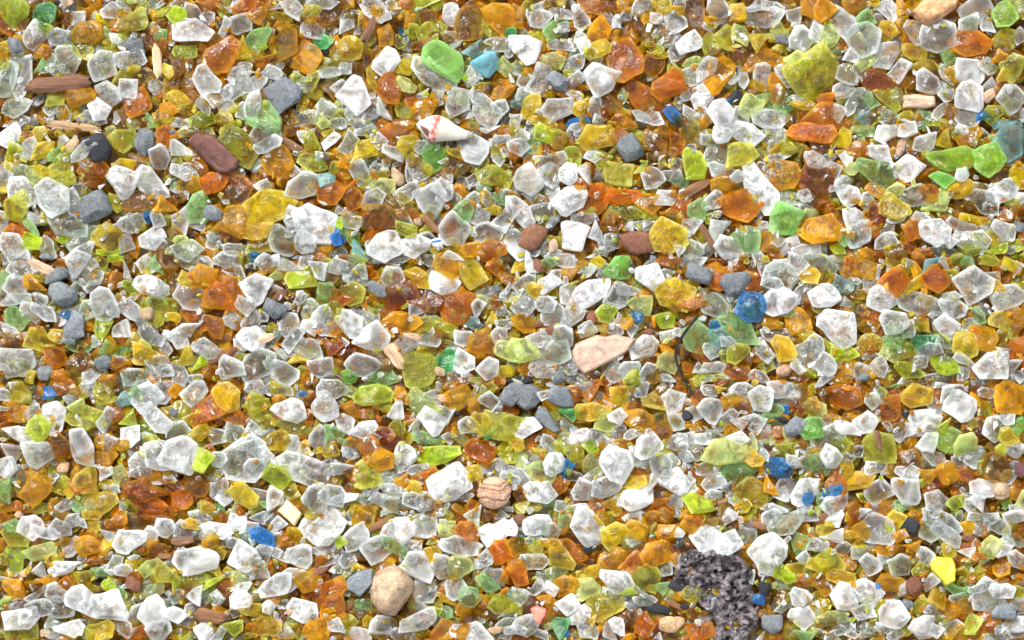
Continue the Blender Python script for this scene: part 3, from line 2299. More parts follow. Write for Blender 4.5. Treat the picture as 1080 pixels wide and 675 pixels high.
# glass and stone kinds: letter -> (family, base colour, milkiness)
TINT = {
 'c': ('clear',  (0.90,0.95,0.935), 0.15), 'w': ('clear', (0.95,0.975,0.97), 0.54), 'k': ('clear', (0.76,0.88,0.70), 0.12),
 'a': ('amber',  (1.0,0.50,0.001), 0.40), 'o': ('amber', (1.0,0.31,0.001), 0.26), 'O': ('amber', (1.0,0.29,0.001), 0.32),
 'b': ('amber',  (0.60,0.24,0.003), 0.05), 'R': ('amber', (0.60,0.09,0.004), 0.08),
 'y': ('yellow', (1.0,0.74,0.003), 0.36), 'Y': ('yellow', (1.0,0.62,0.002), 0.46), 'l': ('yellow', (0.80,0.82,0.03), 0.26),
 'L': ('yellow', (0.70,0.92,0.008), 0.38), 'q': ('yellow', (0.82,0.94,0.34), 0.36),
 'g': ('green',  (0.48,0.86,0.28), 0.24), 'G': ('green', (0.36,0.93,0.12), 0.30), 'e': ('green', (0.08,0.72,0.18), 0.28),
 'Z': ('green',  (0.52,0.93,0.04), 0.30),
 't': ('blue',   (0.45,0.80,0.80), 0.30), 'u': ('blue', (0.02,0.30,0.85), 0.36),
}
ROCK = {
 'n': ('grey_stone', (0.17,0.19,0.20)), 'd': ('dark_stone', (0.022,0.025,0.03)), 'r': ('reddish_pebble', (0.21,0.085,0.045)),
 's': ('tan_pebble', (0.55,0.36,0.22)), 'm': ('maroon_stone', (0.12,0.045,0.05)), 'S': ('tan_pebble', (0.62,0.38,0.22)),
 'v': ('wood_splinter', (0.25,0.12,0.055)), 'p': ('wood_splinter', (0.66,0.44,0.28)), 'P': ('wood_splinter', (0.72,0.52,0.38)),
 'F': ('shell_flake', (0.82,0.82,0.80)),
}
PRI = {'b':0,'R':.8,'k':1,'l':1.1,'o':1.1,'O':1.8,'a':1.7,'g':1.9,'c':2,'y':1.8,'q':2.2,'n':2.0,'d':.9,'u':2.7,'r':1.9,'s':2.2,'v':1.9,'e':2,'t':2.2}

# ------------------------------------------------------------------ materials
def new_mat(name):
    m = bpy.data.materials.new(name); m.use_nodes = True
    nt = m.node_tree; nt.nodes.clear()
    return m, nt, nt.nodes, nt.links
def N(nodes, t, **kw):
    n = nodes.new(t)
    for k, v in kw.items(): setattr(n, k, v)
    return n
def math_node(ns, ls, op, a, b=None, clamp=False):
    n = ns.new('ShaderNodeMath'); n.operation = op; n.use_clamp = clamp
    for i, v in enumerate((a, b)):
        if v is None: continue
        if isinstance(v, (int, float)): n.inputs[i].default_value = v
        else: ls.new(v, n.inputs[i])
    return n.outputs[0]
def noise_node(ns, ls, scale, detail=3, rough=0.5, dist=0.0, vec=None):
    n = ns.new('ShaderNodeTexNoise'); n.inputs['Scale'].default_value = scale
    n.inputs['Detail'].default_value = detail; n.inputs['Roughness'].default_value = rough
    n.inputs['Distortion'].default_value = dist
    if vec is not None: ls.new(vec, n.inputs['Vector'])
    return n
def ramp(ns, ls, fac, stops):
    r = ns.new('ShaderNodeValToRGB'); ls.new(fac, r.inputs[0])
    e = r.color_ramp.elements
    e[0].position, e[0].color = stops[0][0], stops[0][1]
    e[1].position, e[1].color = stops[-1][0], stops[-1][1]
    for p, c in stops[1:-1]:
        x = e.new(p); x.color = c
    return r.outputs[0]
def g4(v): return (v, v, v, 1)

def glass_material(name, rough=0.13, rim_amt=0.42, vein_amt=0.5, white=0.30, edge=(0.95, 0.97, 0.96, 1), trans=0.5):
    m, nt, ns, ls = new_mat(name)
    out = ns.new('ShaderNodeOutputMaterial')
    geo = ns.new('ShaderNodeNewGeometry'); pos = geo.outputs['Position']
    at = N(ns, 'ShaderNodeAttribute', attribute_name='tint')
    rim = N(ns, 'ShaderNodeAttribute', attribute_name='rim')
    seed = N(ns, 'ShaderNodeAttribute', attribute_name='seed').outputs['Fac']
    # every piece has its own grain: the texture space is stretched and shifted piece by piece
    sc_ = ns.new('ShaderNodeVectorMath'); sc_.operation = 'SCALE'; ls.new(pos, sc_.inputs[0]); ls.new(math_node(ns, ls, 'ADD', math_node(ns, ls, 'MULTIPLY', seed, 1.3), 0.45), sc_.inputs['Scale'])
    # shell-like fracture ripples and small pits
    n1 = noise_node(ns, ls, 420, 3, 0.55, 1.2, sc_.outputs[0])
    n2 = noise_node(ns, ls, 1900, 2, 0.6, 0.3, pos)
    h = math_node(ns, ls, 'ADD', n1.outputs[0], math_node(ns, ls, 'MULTIPLY', n2.outputs[0], 0.05))
    b = ns.new('ShaderNodeBump'); b.inputs['Strength'].default_value = 0.6; b.inputs['Distance'].default_value = 0.0009
    ls.new(h, b.inputs['Height'])
    # small fracture planes: each cell of a warped cell pattern tips the surface its own way
    wv = ns.new('ShaderNodeVectorMath'); wv.operation = 'SCALE'; ls.new(n1.outputs['Color'], wv.inputs[0]); wv.inputs['Scale'].default_value = 0.0034
    wa = ns.new('ShaderNodeVectorMath'); wa.operation = 'ADD'; ls.new(wv.outputs[0], wa.inputs[0]); ls.new(pos, wa.inputs[1])
    vo = ns.new('ShaderNodeTexVoronoi'); vo.inputs['Scale'].default_value = 300; ls.new(wa.outputs[0], vo.inputs['Vector'])
    vs = ns.new('ShaderNodeVectorMath'); vs.operation = 'SUBTRACT'; ls.new(vo.outputs['Color'], vs.inputs[0]); vs.inputs[1].default_value = (.5, .5, .5)
    vk = ns.new('ShaderNodeVectorMath'); vk.operation = 'SCALE'; ls.new(vs.outputs[0], vk.inputs[0]); vk.inputs['Scale'].default_value = 0.72
    va = ns.new('ShaderNodeVectorMath'); va.operation = 'ADD'; ls.new(vk.outputs[0], va.inputs[0]); ls.new(b.outputs[0], va.inputs[1])
    vn = ns.new('ShaderNodeVectorMath'); vn.operation = 'NORMALIZE'; ls.new(va.outputs[0], vn.inputs[0])
    # cracks and cloudy patches: narrow bands of a distorted noise
    n3 = noise_node(ns, ls, 300, 3, 0.55, 1.6, pos)
    band = math_node(ns, ls, 'ABSOLUTE', math_node(ns, ls, 'SUBTRACT', n3.outputs[0], 0.5))
    vein = ramp(ns, ls, band, [(0.0, g4(1)), (0.03, g4(0.25)), (0.08, g4(0))])
    vein = math_node(ns, ls, 'MULTIPLY', vein, math_node(ns, ls, 'GREATER_THAN', seed, 0.45))
    n4 = noise_node(ns, ls, 240, 2, 0.5, 1.2, sc_.outputs[0])
    cloud = ramp(ns, ls, n4.outputs[0], [(0.38, g4(0)), (0.66, g4(1))])
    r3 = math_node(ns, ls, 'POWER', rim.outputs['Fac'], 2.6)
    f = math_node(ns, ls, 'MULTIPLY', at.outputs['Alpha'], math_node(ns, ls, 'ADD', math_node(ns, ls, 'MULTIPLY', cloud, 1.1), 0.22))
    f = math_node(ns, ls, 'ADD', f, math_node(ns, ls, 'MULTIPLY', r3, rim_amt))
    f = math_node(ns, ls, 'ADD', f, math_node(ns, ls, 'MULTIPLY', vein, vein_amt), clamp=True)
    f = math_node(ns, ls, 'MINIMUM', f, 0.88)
    p = ns.new('ShaderNodeBsdfPrincipled')
    ga = ns.new('ShaderNodeGamma'); ls.new(at.outputs['Color'], ga.inputs[0]); ga.inputs[1].default_value = 0.36
    ls.new(ga.outputs[0], p.inputs['Base Color'])
    p.inputs['Transmission Weight'].default_value = 1.0
    p.inputs['IOR'].default_value = 1.46
    rr = math_node(ns, ls, 'ADD', math_node(ns, ls, 'MULTIPLY', math_node(ns, ls, 'POWER', seed, 2.5), 0.30), rough)
    ls.new(rr, p.inputs['Roughness']); ls.new(vn.outputs[0], p.inputs['Normal'])
    # frosted, scratched skin of the glass: rim tinted brighter for frosting and grazing light
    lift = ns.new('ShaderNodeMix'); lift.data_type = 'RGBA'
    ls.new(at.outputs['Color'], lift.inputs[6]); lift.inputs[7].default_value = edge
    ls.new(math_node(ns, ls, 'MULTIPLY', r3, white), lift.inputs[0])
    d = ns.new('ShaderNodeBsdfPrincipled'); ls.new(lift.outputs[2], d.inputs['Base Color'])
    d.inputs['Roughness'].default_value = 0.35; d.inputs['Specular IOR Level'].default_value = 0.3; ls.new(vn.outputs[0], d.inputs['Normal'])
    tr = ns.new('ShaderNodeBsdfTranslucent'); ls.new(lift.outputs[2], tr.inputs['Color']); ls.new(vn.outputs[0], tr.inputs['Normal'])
    mt = ns.new('ShaderNodeMixShader'); mt.inputs[0].default_value = trans
    ls.new(d.outputs[0], mt.inputs[1]); ls.new(tr.outputs[0], mt.inputs[2])
    mx = ns.new('ShaderNodeMixShader'); ls.new(f, mx.inputs[0]); ls.new(p.outputs[0], mx.inputs[1]); ls.new(mt.outputs[0], mx.inputs[2])
    ls.new(mx.outputs[0], out.inputs['Surface'])
    return m

def solid_material(name, kind='stone', rough=0.75):
    """stone, wood, shell, plastic: the colour comes from the mesh's own tint, the grain from noise"""
    m, nt, ns, ls = new_mat(name)
    out = ns.new('ShaderNodeOutputMaterial'); p = ns.new('ShaderNodeBsdfPrincipled')
    at = N(ns, 'ShaderNodeAttribute', attribute_name='tint')
    tc = ns.new('ShaderNodeTexCoord'); vec = tc.outputs['Object']
    if kind in ('wood', 'softwood'):
        mp = ns.new('ShaderNodeMapping'); mp.inputs['Scale'].default_value = (0.10, 1, 1); ls.new(vec, mp.inputs[0]); vec = mp.outputs[0]
        a = noise_node(ns, ls, 1500, 4, 0.65, 0.8, vec); c = noise_node(ns, ls, 350, 2, 0.5, 0, vec)
        lo, hi, bs, bd = (0.35, 1.4, 0.8, 0.0006) if kind == 'wood' else (.72, 1.15, .5, .0004)
    elif kind == 'plastic':
        a = noise_node(ns, ls, 500, 3, 0.5, 0, vec); c = noise_node(ns, ls, 1500, 2, 0.5, 0, vec); lo, hi, bs, bd = 0.85, 1.08, 0.5, 0.0006
    elif kind == 'slag':
        a = noise_node(ns, ls, 1300, 5, 0.8, 0.6, vec); c = noise_node(ns, ls, 420, 4, 0.7, 2.0, vec); lo, hi, bs, bd = 0.02, 2.0, 1.0, 0.0016
    else:
        a = noise_node(ns, ls, 2300, 4, 0.75, 0, vec); c = noise_node(ns, ls, 420, 4, 0.6, 0.6, vec); lo, hi, bs, bd = (0.3, 1.7, 0.8, 0.0007) if kind == 'stone' else (.92, 1.04, .3, .0003)
    v = math_node(ns, ls, 'ADD', math_node(ns, ls, 'MULTIPLY', a.outputs[0], 0.6), math_node(ns, ls, 'MULTIPLY', c.outputs[0], 0.4))
    k = ramp(ns, ls, v, [(0.34, g4(lo / 2)), (0.66, g4(hi / 2))])
    k2 = math_node(ns, ls, 'MULTIPLY', k, 2.0)
    mul = ns.new('ShaderNodeVectorMath'); mul.operation = 'SCALE'; ls.new(at.outputs['Color'], mul.inputs[0]); ls.new(k2, mul.inputs['Scale'])
    ls.new(mul.outputs[0], p.inputs['Base Color'])
    p.inputs['Roughness'].default_value = rough
    if kind == 'slag':
        ls.new(ramp(ns, ls, c.outputs[0], [(0.45, g4(0.25)), (0.6, g4(0.8))]), p.inputs['Roughness']); p.inputs['Metallic'].default_value = 0.45
    if kind == 'shell': p.inputs['Subsurface Weight'].default_value = 0.15; p.inputs['Subsurface Scale'].default_value = 0.001
    b = ns.new('ShaderNodeBump'); b.inputs['Strength'].default_value = bs; b.inputs['Distance'].default_value = bd
    ls.new(v, b.inputs['Height']); ls.new(b.outputs[0], p.inputs['Normal'])
    ls.new(p.outputs[0], out.inputs['Surface'])
    return m

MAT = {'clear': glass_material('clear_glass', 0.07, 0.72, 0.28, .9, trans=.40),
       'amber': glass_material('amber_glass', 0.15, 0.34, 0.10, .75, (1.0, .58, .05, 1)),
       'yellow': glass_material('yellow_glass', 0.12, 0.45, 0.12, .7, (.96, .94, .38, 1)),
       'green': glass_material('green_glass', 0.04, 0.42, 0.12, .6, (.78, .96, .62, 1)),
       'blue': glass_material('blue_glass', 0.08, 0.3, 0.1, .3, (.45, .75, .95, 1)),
       'softwood': solid_material('softwood', 'softwood', 0.85),
       'stone': solid_material('stone', 'stone', 0.7), 'wood': solid_material('wood', 'wood', 0.85),
       'shell': solid_material('shell', 'shell', 0.45), 'plastic': solid_material('plastic', 'plastic', 0.4),
       'slag': solid_material('slag', 'slag', 0.5)}

def inside(x, y, poly):
    r = False; j = len(poly) - 1
    for i in range(len(poly)):
        (xi, yi), (xj, yj) = poly[i], poly[j]
        if (yi > y) != (yj > y) and x < (xj - xi) * (y - yi) / (yj - yi) + xi: r = not r
        j = i
    return r

# ------------------------------------------------------------------ shapes (in layout units, centred, long axis along x)
def hull_shard(L, W, T, n=7, bev=0.10, seg=1, rough=0.03, rnd=random, pts=None, rounding=0.0, fine=False):
    """a broken, slightly worn chip: convex hull of jittered rings, facets merged, edges worn back, faces uneven"""
    bm = bmesh.new(); P = []
    if pts is None:
        a0 = rnd.uniform(0, 6.28); ang = [a0 + (i + rnd.uniform(-.32, .32)) * 2 * math.pi / n for i in range(n)]
        ex = rnd.uniform(0.65, 1.0); k_ = {3: 1.2, 4: 1.1}.get(n, 1.02)
        ring = [(math.copysign(abs(math.cos(a)) ** ex, math.cos(a)) * L / 2 * k_ * rnd.uniform(.80, 1.16),
                 math.copysign(abs(math.sin(a)) ** ex, math.sin(a)) * W / 2 * k_ * rnd.uniform(.80, 1.16)) for a in ang]
    else: ring = pts
    tx, ty = rnd.uniform(-.12, .12) * L, rnd.uniform(-.12, .12) * W
    st = rnd.uniform(.45, .8); sb = rnd.uniform(.4, .8); gx, gy = rnd.uniform(-.25, .25), rnd.uniform(-.25, .25)
    for (x, y) in ring:
        z = rnd.uniform(-.22, .22) * T; P.append((x, y, z))
        if rnd.random() < .8:
            q = st * rnd.uniform(.8, 1.15); P.append((x * q + tx, y * q + ty, T / 2 * rnd.uniform(.7, 1.05) + gx * x * .5 + gy * y * .5))
        q = sb * rnd.uniform(.8, 1.15); P.append((x * q - tx, y * q - ty, -T / 2 * rnd.uniform(.7, 1.0)))
    for p in P: bm.verts.new(p)
    r = bmesh.ops.convex_hull(bm, input=bm.verts)
    junk = [e for e in r['geom_interior'] + r['geom_unused'] if isinstance(e, bmesh.types.BMVert)]
    if junk: bmesh.ops.delete(bm, geom=list(set(junk)), context='VERTS')
    bmesh.ops.dissolve_limit(bm, angle_limit=math.radians(13), verts=bm.verts, edges=bm.edges)
    big = min(L, W)
    old = set()
    try:
        res = bmesh.ops.bevel(bm, geom=list(bm.edges) + list(bm.verts), offset=big * bev, offset_type='OFFSET', segments=seg, profile=0.6, affect='EDGES', clamp_overlap=True)
        bf = set(res['faces'])
    except Exception: bf = set()
    flat = [f for f in bm.faces if f not in bf]
    lay = bm.verts.layers.float.new('rim')
    if fine and flat:
        bmesh.ops.triangulate(bm, faces=[f for f in flat if f.is_valid and len(f.verts) > 4])
        bmesh.ops.subdivide_edges(bm, edges=[e for e in bm.edges if e.calc_length() > big * .30], cuts=1, use_grid_fill=True)
        bmesh.ops.triangulate(bm, faces=[f for f in bm.faces if len(f.verts) > 4])
    if fine:
        wx, wy = rnd.uniform(0, 900), rnd.uniform(0, 900)
        for v in bm.verts:      # bowed and hollowed outlines rather than a plain convex block
            q = Vector((v.co.x / big * .95 + wx, v.co.y / big * .95 + wy, 0)); n_ = mnoise.noise_vector(q)
            v.co.x += n_.x * big * .15; v.co.y += n_.y * big * .15
    # frosted edge plus painted grazing-light rim: how close each vertex lies to the outline
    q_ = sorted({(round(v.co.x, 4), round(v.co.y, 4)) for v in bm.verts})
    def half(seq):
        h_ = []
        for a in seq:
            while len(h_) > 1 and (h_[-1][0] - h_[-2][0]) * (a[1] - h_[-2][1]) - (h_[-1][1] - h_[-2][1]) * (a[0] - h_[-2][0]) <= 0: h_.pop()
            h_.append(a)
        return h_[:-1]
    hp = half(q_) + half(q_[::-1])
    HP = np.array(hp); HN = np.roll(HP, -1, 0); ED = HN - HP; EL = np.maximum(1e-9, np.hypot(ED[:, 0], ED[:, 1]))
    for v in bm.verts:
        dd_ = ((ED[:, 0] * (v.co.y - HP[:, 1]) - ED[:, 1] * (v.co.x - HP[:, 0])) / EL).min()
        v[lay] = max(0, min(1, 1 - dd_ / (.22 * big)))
    ox, oy = rnd.uniform(0, 900), rnd.uniform(0, 900)
    bm.normal_update()
    if rough:
        for v in bm.verts:
            q = v.co / big * 1.7 + Vector((ox, oy, 0))
            v.co += v.normal * (mnoise.noise(q) * rough * 2.2 * big + mnoise.noise(q * 2.7) * rough * 1.0 * big)
    return bm

def poly_slab(poly, T, bulge=0.25, rough=0.03, step=4.0, rnd=random, inner=(1.0, .97, .86, .6, .3), rimfall=True):
    """a piece with a given, possibly hollowed outline: rings shrink toward the top and the underside"""
    P = [Vector((x, y)) for x, y in poly]
    out = []
    for i in range(len(P)):
        a, b = P[i], P[(i + 1) % len(P)]
        k = max(1, int((b - a).length / step))
        for j in range(k): out.append(a.lerp(b, j / k))
    # soften the corners of the outline a little
    for _ in range(1): out = [(out[i - 1] + out[i] * 2 + out[(i + 1) % len(out)]) / 4 for i in range(len(out))]
    c = sum(out, Vector((0, 0))) / len(out)
    bm = bmesh.new(); lay = bm.verts.layers.float.new('rim')
    zs = [0.0, .24, .42, .5, .52]; rings = []
    for sgn in (1, -1):
        for k, s in enumerate(inner):
            if sgn == -1 and k == 0: continue
            rg = []
            for q in out:
                p = c + (q - c) * s
                v = bm.verts.new((p.x, p.y, sgn * T * zs[k] * (1 + rnd.uniform(-.1, .1)))); v[lay] = max(0, 1 - k * .45); rg.append(v)
            rings.append((sgn, k, rg))
        vc = bm.verts.new((c.x, c.y, sgn * T * .52)); rings.append((sgn, 99, vc))
    n = len(out)
    def stitch(A, B, flip):
        for i in range(n):
            f = [A[i], A[(i + 1) % n], B[(i + 1) % n], B[i]]
            bm.faces.new(f[::-1] if flip else f)
    R = {(s, k): r for s, k, r in rings}
    for s in (1, -1):
        prev = R[(1, 0)]
        for k in range(1, len(inner)):
            stitch(prev, R[(s, k)], s == -1); prev = R[(s, k)]
        for i in range(n):
            f = [prev[i], prev[(i + 1) % n], R[(s, 99)]]
            bm.faces.new(f if s == 1 else f[::-1])
    bm.normal_update()
    big = max(8, (max(v.co.x for v in bm.verts) - min(v.co.x for v in bm.verts)) * .6)
    o = Vector((rnd.uniform(0, 900), rnd.uniform(0, 900), 0))
    for v in bm.verts:
        q = v.co / big
        v.co += v.normal * big * (mnoise.noise(q * 3 + o) * rough * 2 + mnoise.noise(q * 8 + o) * rough)
    return bm

def relief(poly, T, edge, step=1.6, rough=.4, freq=.12, pits=0.0, rnd=random, flat=1.0):
    """a piece with any traced outline: a fine grid inside it, its height rising from the edge, closed by a flat underside"""
    P = [Vector((x, y)) for x, y in poly]; n = len(P)
    def dist(p):
        best = 1e9; bp = p
        for i in range(n):
            a, b = P[i], P[(i + 1) % n]; ab = b - a; t = max(0, min(1, (p - a).dot(ab) / ab.dot(ab))); q = a + ab * t; d = (p - q).length
            if d < best: best, bp = d, q
        return best, bp
    x0, x1 = min(p.x for p in P), max(p.x for p in P); y0, y1 = min(p.y for p in P), max(p.y for p in P)
    nx, ny = int((x1 - x0) / step) + 3, int((y1 - y0) / step) + 3
    bm = bmesh.new(); lay = bm.verts.layers.float.new('rim'); o = Vector((rnd.uniform(0, 99), rnd.uniform(0, 99), 3))
    use = {}; quads = []
    for i in range(nx - 1):
        for j in range(ny - 1):
            if inside(x0 - step + (i + .5) * step, y0 - step + (j + .5) * step, poly): quads.append((i, j))
    edges = {}
    for i, j in quads:
        c = [(i, j), (i + 1, j), (i + 1, j + 1), (i, j + 1)]
        for k in range(4):
            e = (c[k], c[(k + 1) % 4]); edges[e] = 1
    border = {v for e in edges if (e[1], e[0]) not in edges for v in e}
    top, bot = {}, {}
    for i, j in quads:
        for c in ((i, j), (i + 1, j), (i + 1, j + 1), (i, j + 1)):
            if c in top: continue
            p = Vector((x0 - step + c[0] * step, y0 - step + c[1] * step)); d, q = dist(p)
            if c in border: p = q; d = 0
            elif not inside(p.x, p.y, poly): d = 0
            s = min(1, d / edge); h = T * (math.sqrt(1 - (1 - s) ** 2) ** flat)
            v3 = Vector((p.x, p.y, 0)) * freq + o
            nz = mnoise.noise(v3) + .5 * mnoise.noise(v3 * 2.3) + .28 * mnoise.noise(v3 * 5.1)
            z = h - T * .45 + nz * rough * T * (.25 + .75 * s)
            if pits:
                z -= pits * T * max(0, mnoise.noise(v3 * 3.3 + Vector((7, 1, 2))) - .12) * s * 2 + pits * T * .6 * max(0, mnoise.noise(v3 * 7 + Vector((3, 9, 2))) - .1) * s
            v = bm.verts.new((p.x, p.y, z)); v[lay] = max(0, 1 - s); top[c] = v
            vb = bm.verts.new((p.x, p.y, -T * .47 - h * .35)); vb[lay] = 0; bot[c] = v if False else vb
    for i, j in quads:
        c = [(i, j), (i + 1, j), (i + 1, j + 1), (i, j + 1)]
        bm.faces.new([top[k] for k in c]); bm.faces.new([bot[k] for k in reversed(c)])
    for (a, b) in edges:
        if (b, a) not in edges:
            try: bm.faces.new([top[b], top[a], bot[a], bot[b]])
            except Exception: pass
    bmesh.ops.smooth_vert(bm, verts=[v for c, v in top.items() if c not in border], factor=.15, use_axis_x=True, use_axis_y=True, use_axis_z=False)
    bm.normal_update()
    return bm

def pebble(L, W, T, rough=0.06, rnd=random, sub=3):
    bm = bmesh.new(); bmesh.ops.create_icosphere(bm, subdivisions=sub, radius=1.0)
    lay = bm.verts.layers.float.new('rim'); o = Vector((rnd.uniform(0, 900), rnd.uniform(0, 900), 5))
    for v in bm.verts:
        d = v.co.copy(); k = 1 + mnoise.noise(d * 1.1 + o) * rough * 4 + mnoise.noise(d * 2.6 + o) * rough * 1.5
        c = d * k; v.co = Vector((c.x * L / 2, c.y * W / 2, c.z * T / 2)); v[lay] = 0.3
    return bm

def stick(L, W, T, rnd=random, seg=10, rings=9, wob=.08, taper=0.0):
    """a splinter or twig: ragged ends, uneven fibrous sides, along x"""
    bm = bmesh.new(); lay = bm.verts.layers.float.new('rim'); R = []
    prof = [rnd.uniform(.9, 1.06) for _ in range(seg)]; o = rnd.uniform(0, 99)
    for i in range(rings):
        t = i / (rings - 1); x = (t - .5) * L; rg = []
        e = min(1, .5 + min(t, 1 - t) * 3.2); e *= 1 - taper * t
        by = math.sin(t * 2.6 + o) * W * wob
        for j in range(seg):
            a = j / seg * 2 * math.pi; k = prof[j] * e * (1 + mnoise.noise(Vector((t * 3, j * 1.7, o))) * .16)
            jag = 0 if 0 < i < rings - 1 else rnd.uniform(-.09, .09) * L
            v = bm.verts.new((x + jag, math.cos(a) * W / 2 * k + by, math.sin(a) * T / 2 * k)); v[lay] = .3; rg.append(v)
        R.append(rg)
    for i in range(rings - 1):
        for j in range(seg): bm.faces.new([R[i][j], R[i][(j + 1) % seg], R[i + 1][(j + 1) % seg], R[i + 1][j]])
    for rg, fl in ((R[0], 1), (R[-1], 0)):
        bm.faces.new(rg[::-1] if not fl else rg)
    bmesh.ops.recalc_face_normals(bm, faces=bm.faces)
    return bm

# ------------------------------------------------------------------ turning a bmesh into arrays / objects
def arrays(bm):
    bm.verts.index_update(); lay = bm.verts.layers.float.get('rim')
    co = np.array([v.co[:] for v in bm.verts], dtype=np.float32).reshape(-1, 3)
    rim = np.array([v[lay] for v in bm.verts], dtype=np.float32)
    faces = [[v.index for v in f.verts] for f in bm.faces]
    bm.free(); return co, rim, faces

def make_mesh(name, co, faces, rim, tint, mat, sharp=38, seed=None):
    me = bpy.data.meshes.new(name)
    me.from_pydata(co.tolist(), [], faces)
    a = me.attributes.new('tint', 'FLOAT_COLOR', 'POINT')
    t = np.asarray(tint, dtype=np.float32)
    if t.ndim == 1: t = np.tile(t, (len(co), 1))
    a.data.foreach_set('color', t.ravel())
    r = me.attributes.new('rim', 'FLOAT', 'POINT'); r.data.foreach_set('value', np.asarray(rim, dtype=np.float32))
    sd_ = me.attributes.new('seed', 'FLOAT', 'POINT'); sv = np.full(len(co), RNG.rand(), dtype=np.float32) if seed is None else np.asarray(seed, dtype=np.float32)
    sd_.data.foreach_set('value', sv)
    me.polygons.foreach_set('use_smooth', [True] * len(me.polygons))
    if sharp: me.set_sharp_from_angle(angle=math.radians(sharp))
    me.materials.append(mat); me.update()
    return me

def link(name, me, loc=(0, 0, 0), rot=None, parent=None):
    o = bpy.data.objects.new(name, me); COL.objects.link(o)
    o.location = loc
    if rot is not None: o.rotation_euler = rot
    if parent: o.parent = parent
    return o
def tag(o, label=None, cat=None, group=None, kind=None):
    if label: o['label'] = label
    if cat: o['category'] = cat
    if group: o['group'] = group
    if kind: o['kind'] = kind
    return o

# ------------------------------------------------------------------ settling the pieces: a height field over the bed
G = 2.0; MX = 330
HX, HY = int((1080 + 2 * MX) / G), int((675 + 2 * MX) / G)
H = np.zeros((HY, HX), dtype=np.float32)
def settle(x, y, L, W, ang, T, sink=0.80, commit=True, top=30.0):
    """returns the height of the piece's middle when it comes to rest on what lies there, and raises the bed"""
    r = max(L, W) / 2 + G
    i0, i1 = int((x - r + MX) / G), int((x + r + MX) / G) + 1
    j0, j1 = int((y - r + MX) / G), int((y + r + MX) / G) + 1
    i0, j0 = max(i0, 0), max(j0, 0); i1, j1 = min(i1, HX), min(j1, HY)
    if i1 <= i0 or j1 <= j0: return T / 2
    X, Y = np.meshgrid(np.arange(i0, i1) * G - MX - x, np.arange(j0, j1) * G - MX - y)
    ca, sa = math.cos(ang), math.sin(ang)
    u = (X * ca - Y * sa) / (L / 2 + .01); v = (X * sa + Y * ca) / (W / 2 + .01); d = u * u + v * v
    mk = d < 1
    if not mk.any(): mk = d <= d.min()
    sub = H[j0:j1, i0:i1]
    b = float(np.percentile(sub[mk], 60)) * sink
    b = min(b, top)
    z = b + T / 2
    if commit:
        prof = z + T / 2 * np.sqrt(np.clip(1 - d, 0, 1)) * .8
        sub[mk] = np.maximum(sub[mk], prof[mk])
    return z

def xy(x, y): return (x - CX) * S, (CY - y) * S
def jitter(c, k, rnd=random):
    f = 1 + rnd.uniform(-k, k); return tuple(min(1, max(0, q * f * (1 + rnd.uniform(-k, k) * (.4 if max(c) - min(c) > .12 else .12)))) for q in c)

# ------------------------------------------------------------------ read the layout
pieces = []
tile = None
for ln in DATA.strip().splitlines():
    w = ln.split()
    if w[0] == '@': tile = (int(w[1]), int(w[2])); continue
    c, zx, zy, L, W, A = w[0], *map(float, w[1:])
    pieces.append(dict(c=c, x=tile[0] * 180 + zx / 5, y=tile[1] * 135 + zy / 5, L=max(L, W) / 5, W=min(L, W) / 5, a=A if L >= W else A + 90))

def P5(tx, ty, pts): return [(tx * 180 + a / 5, ty * 135 + b / 5) for a, b in pts]
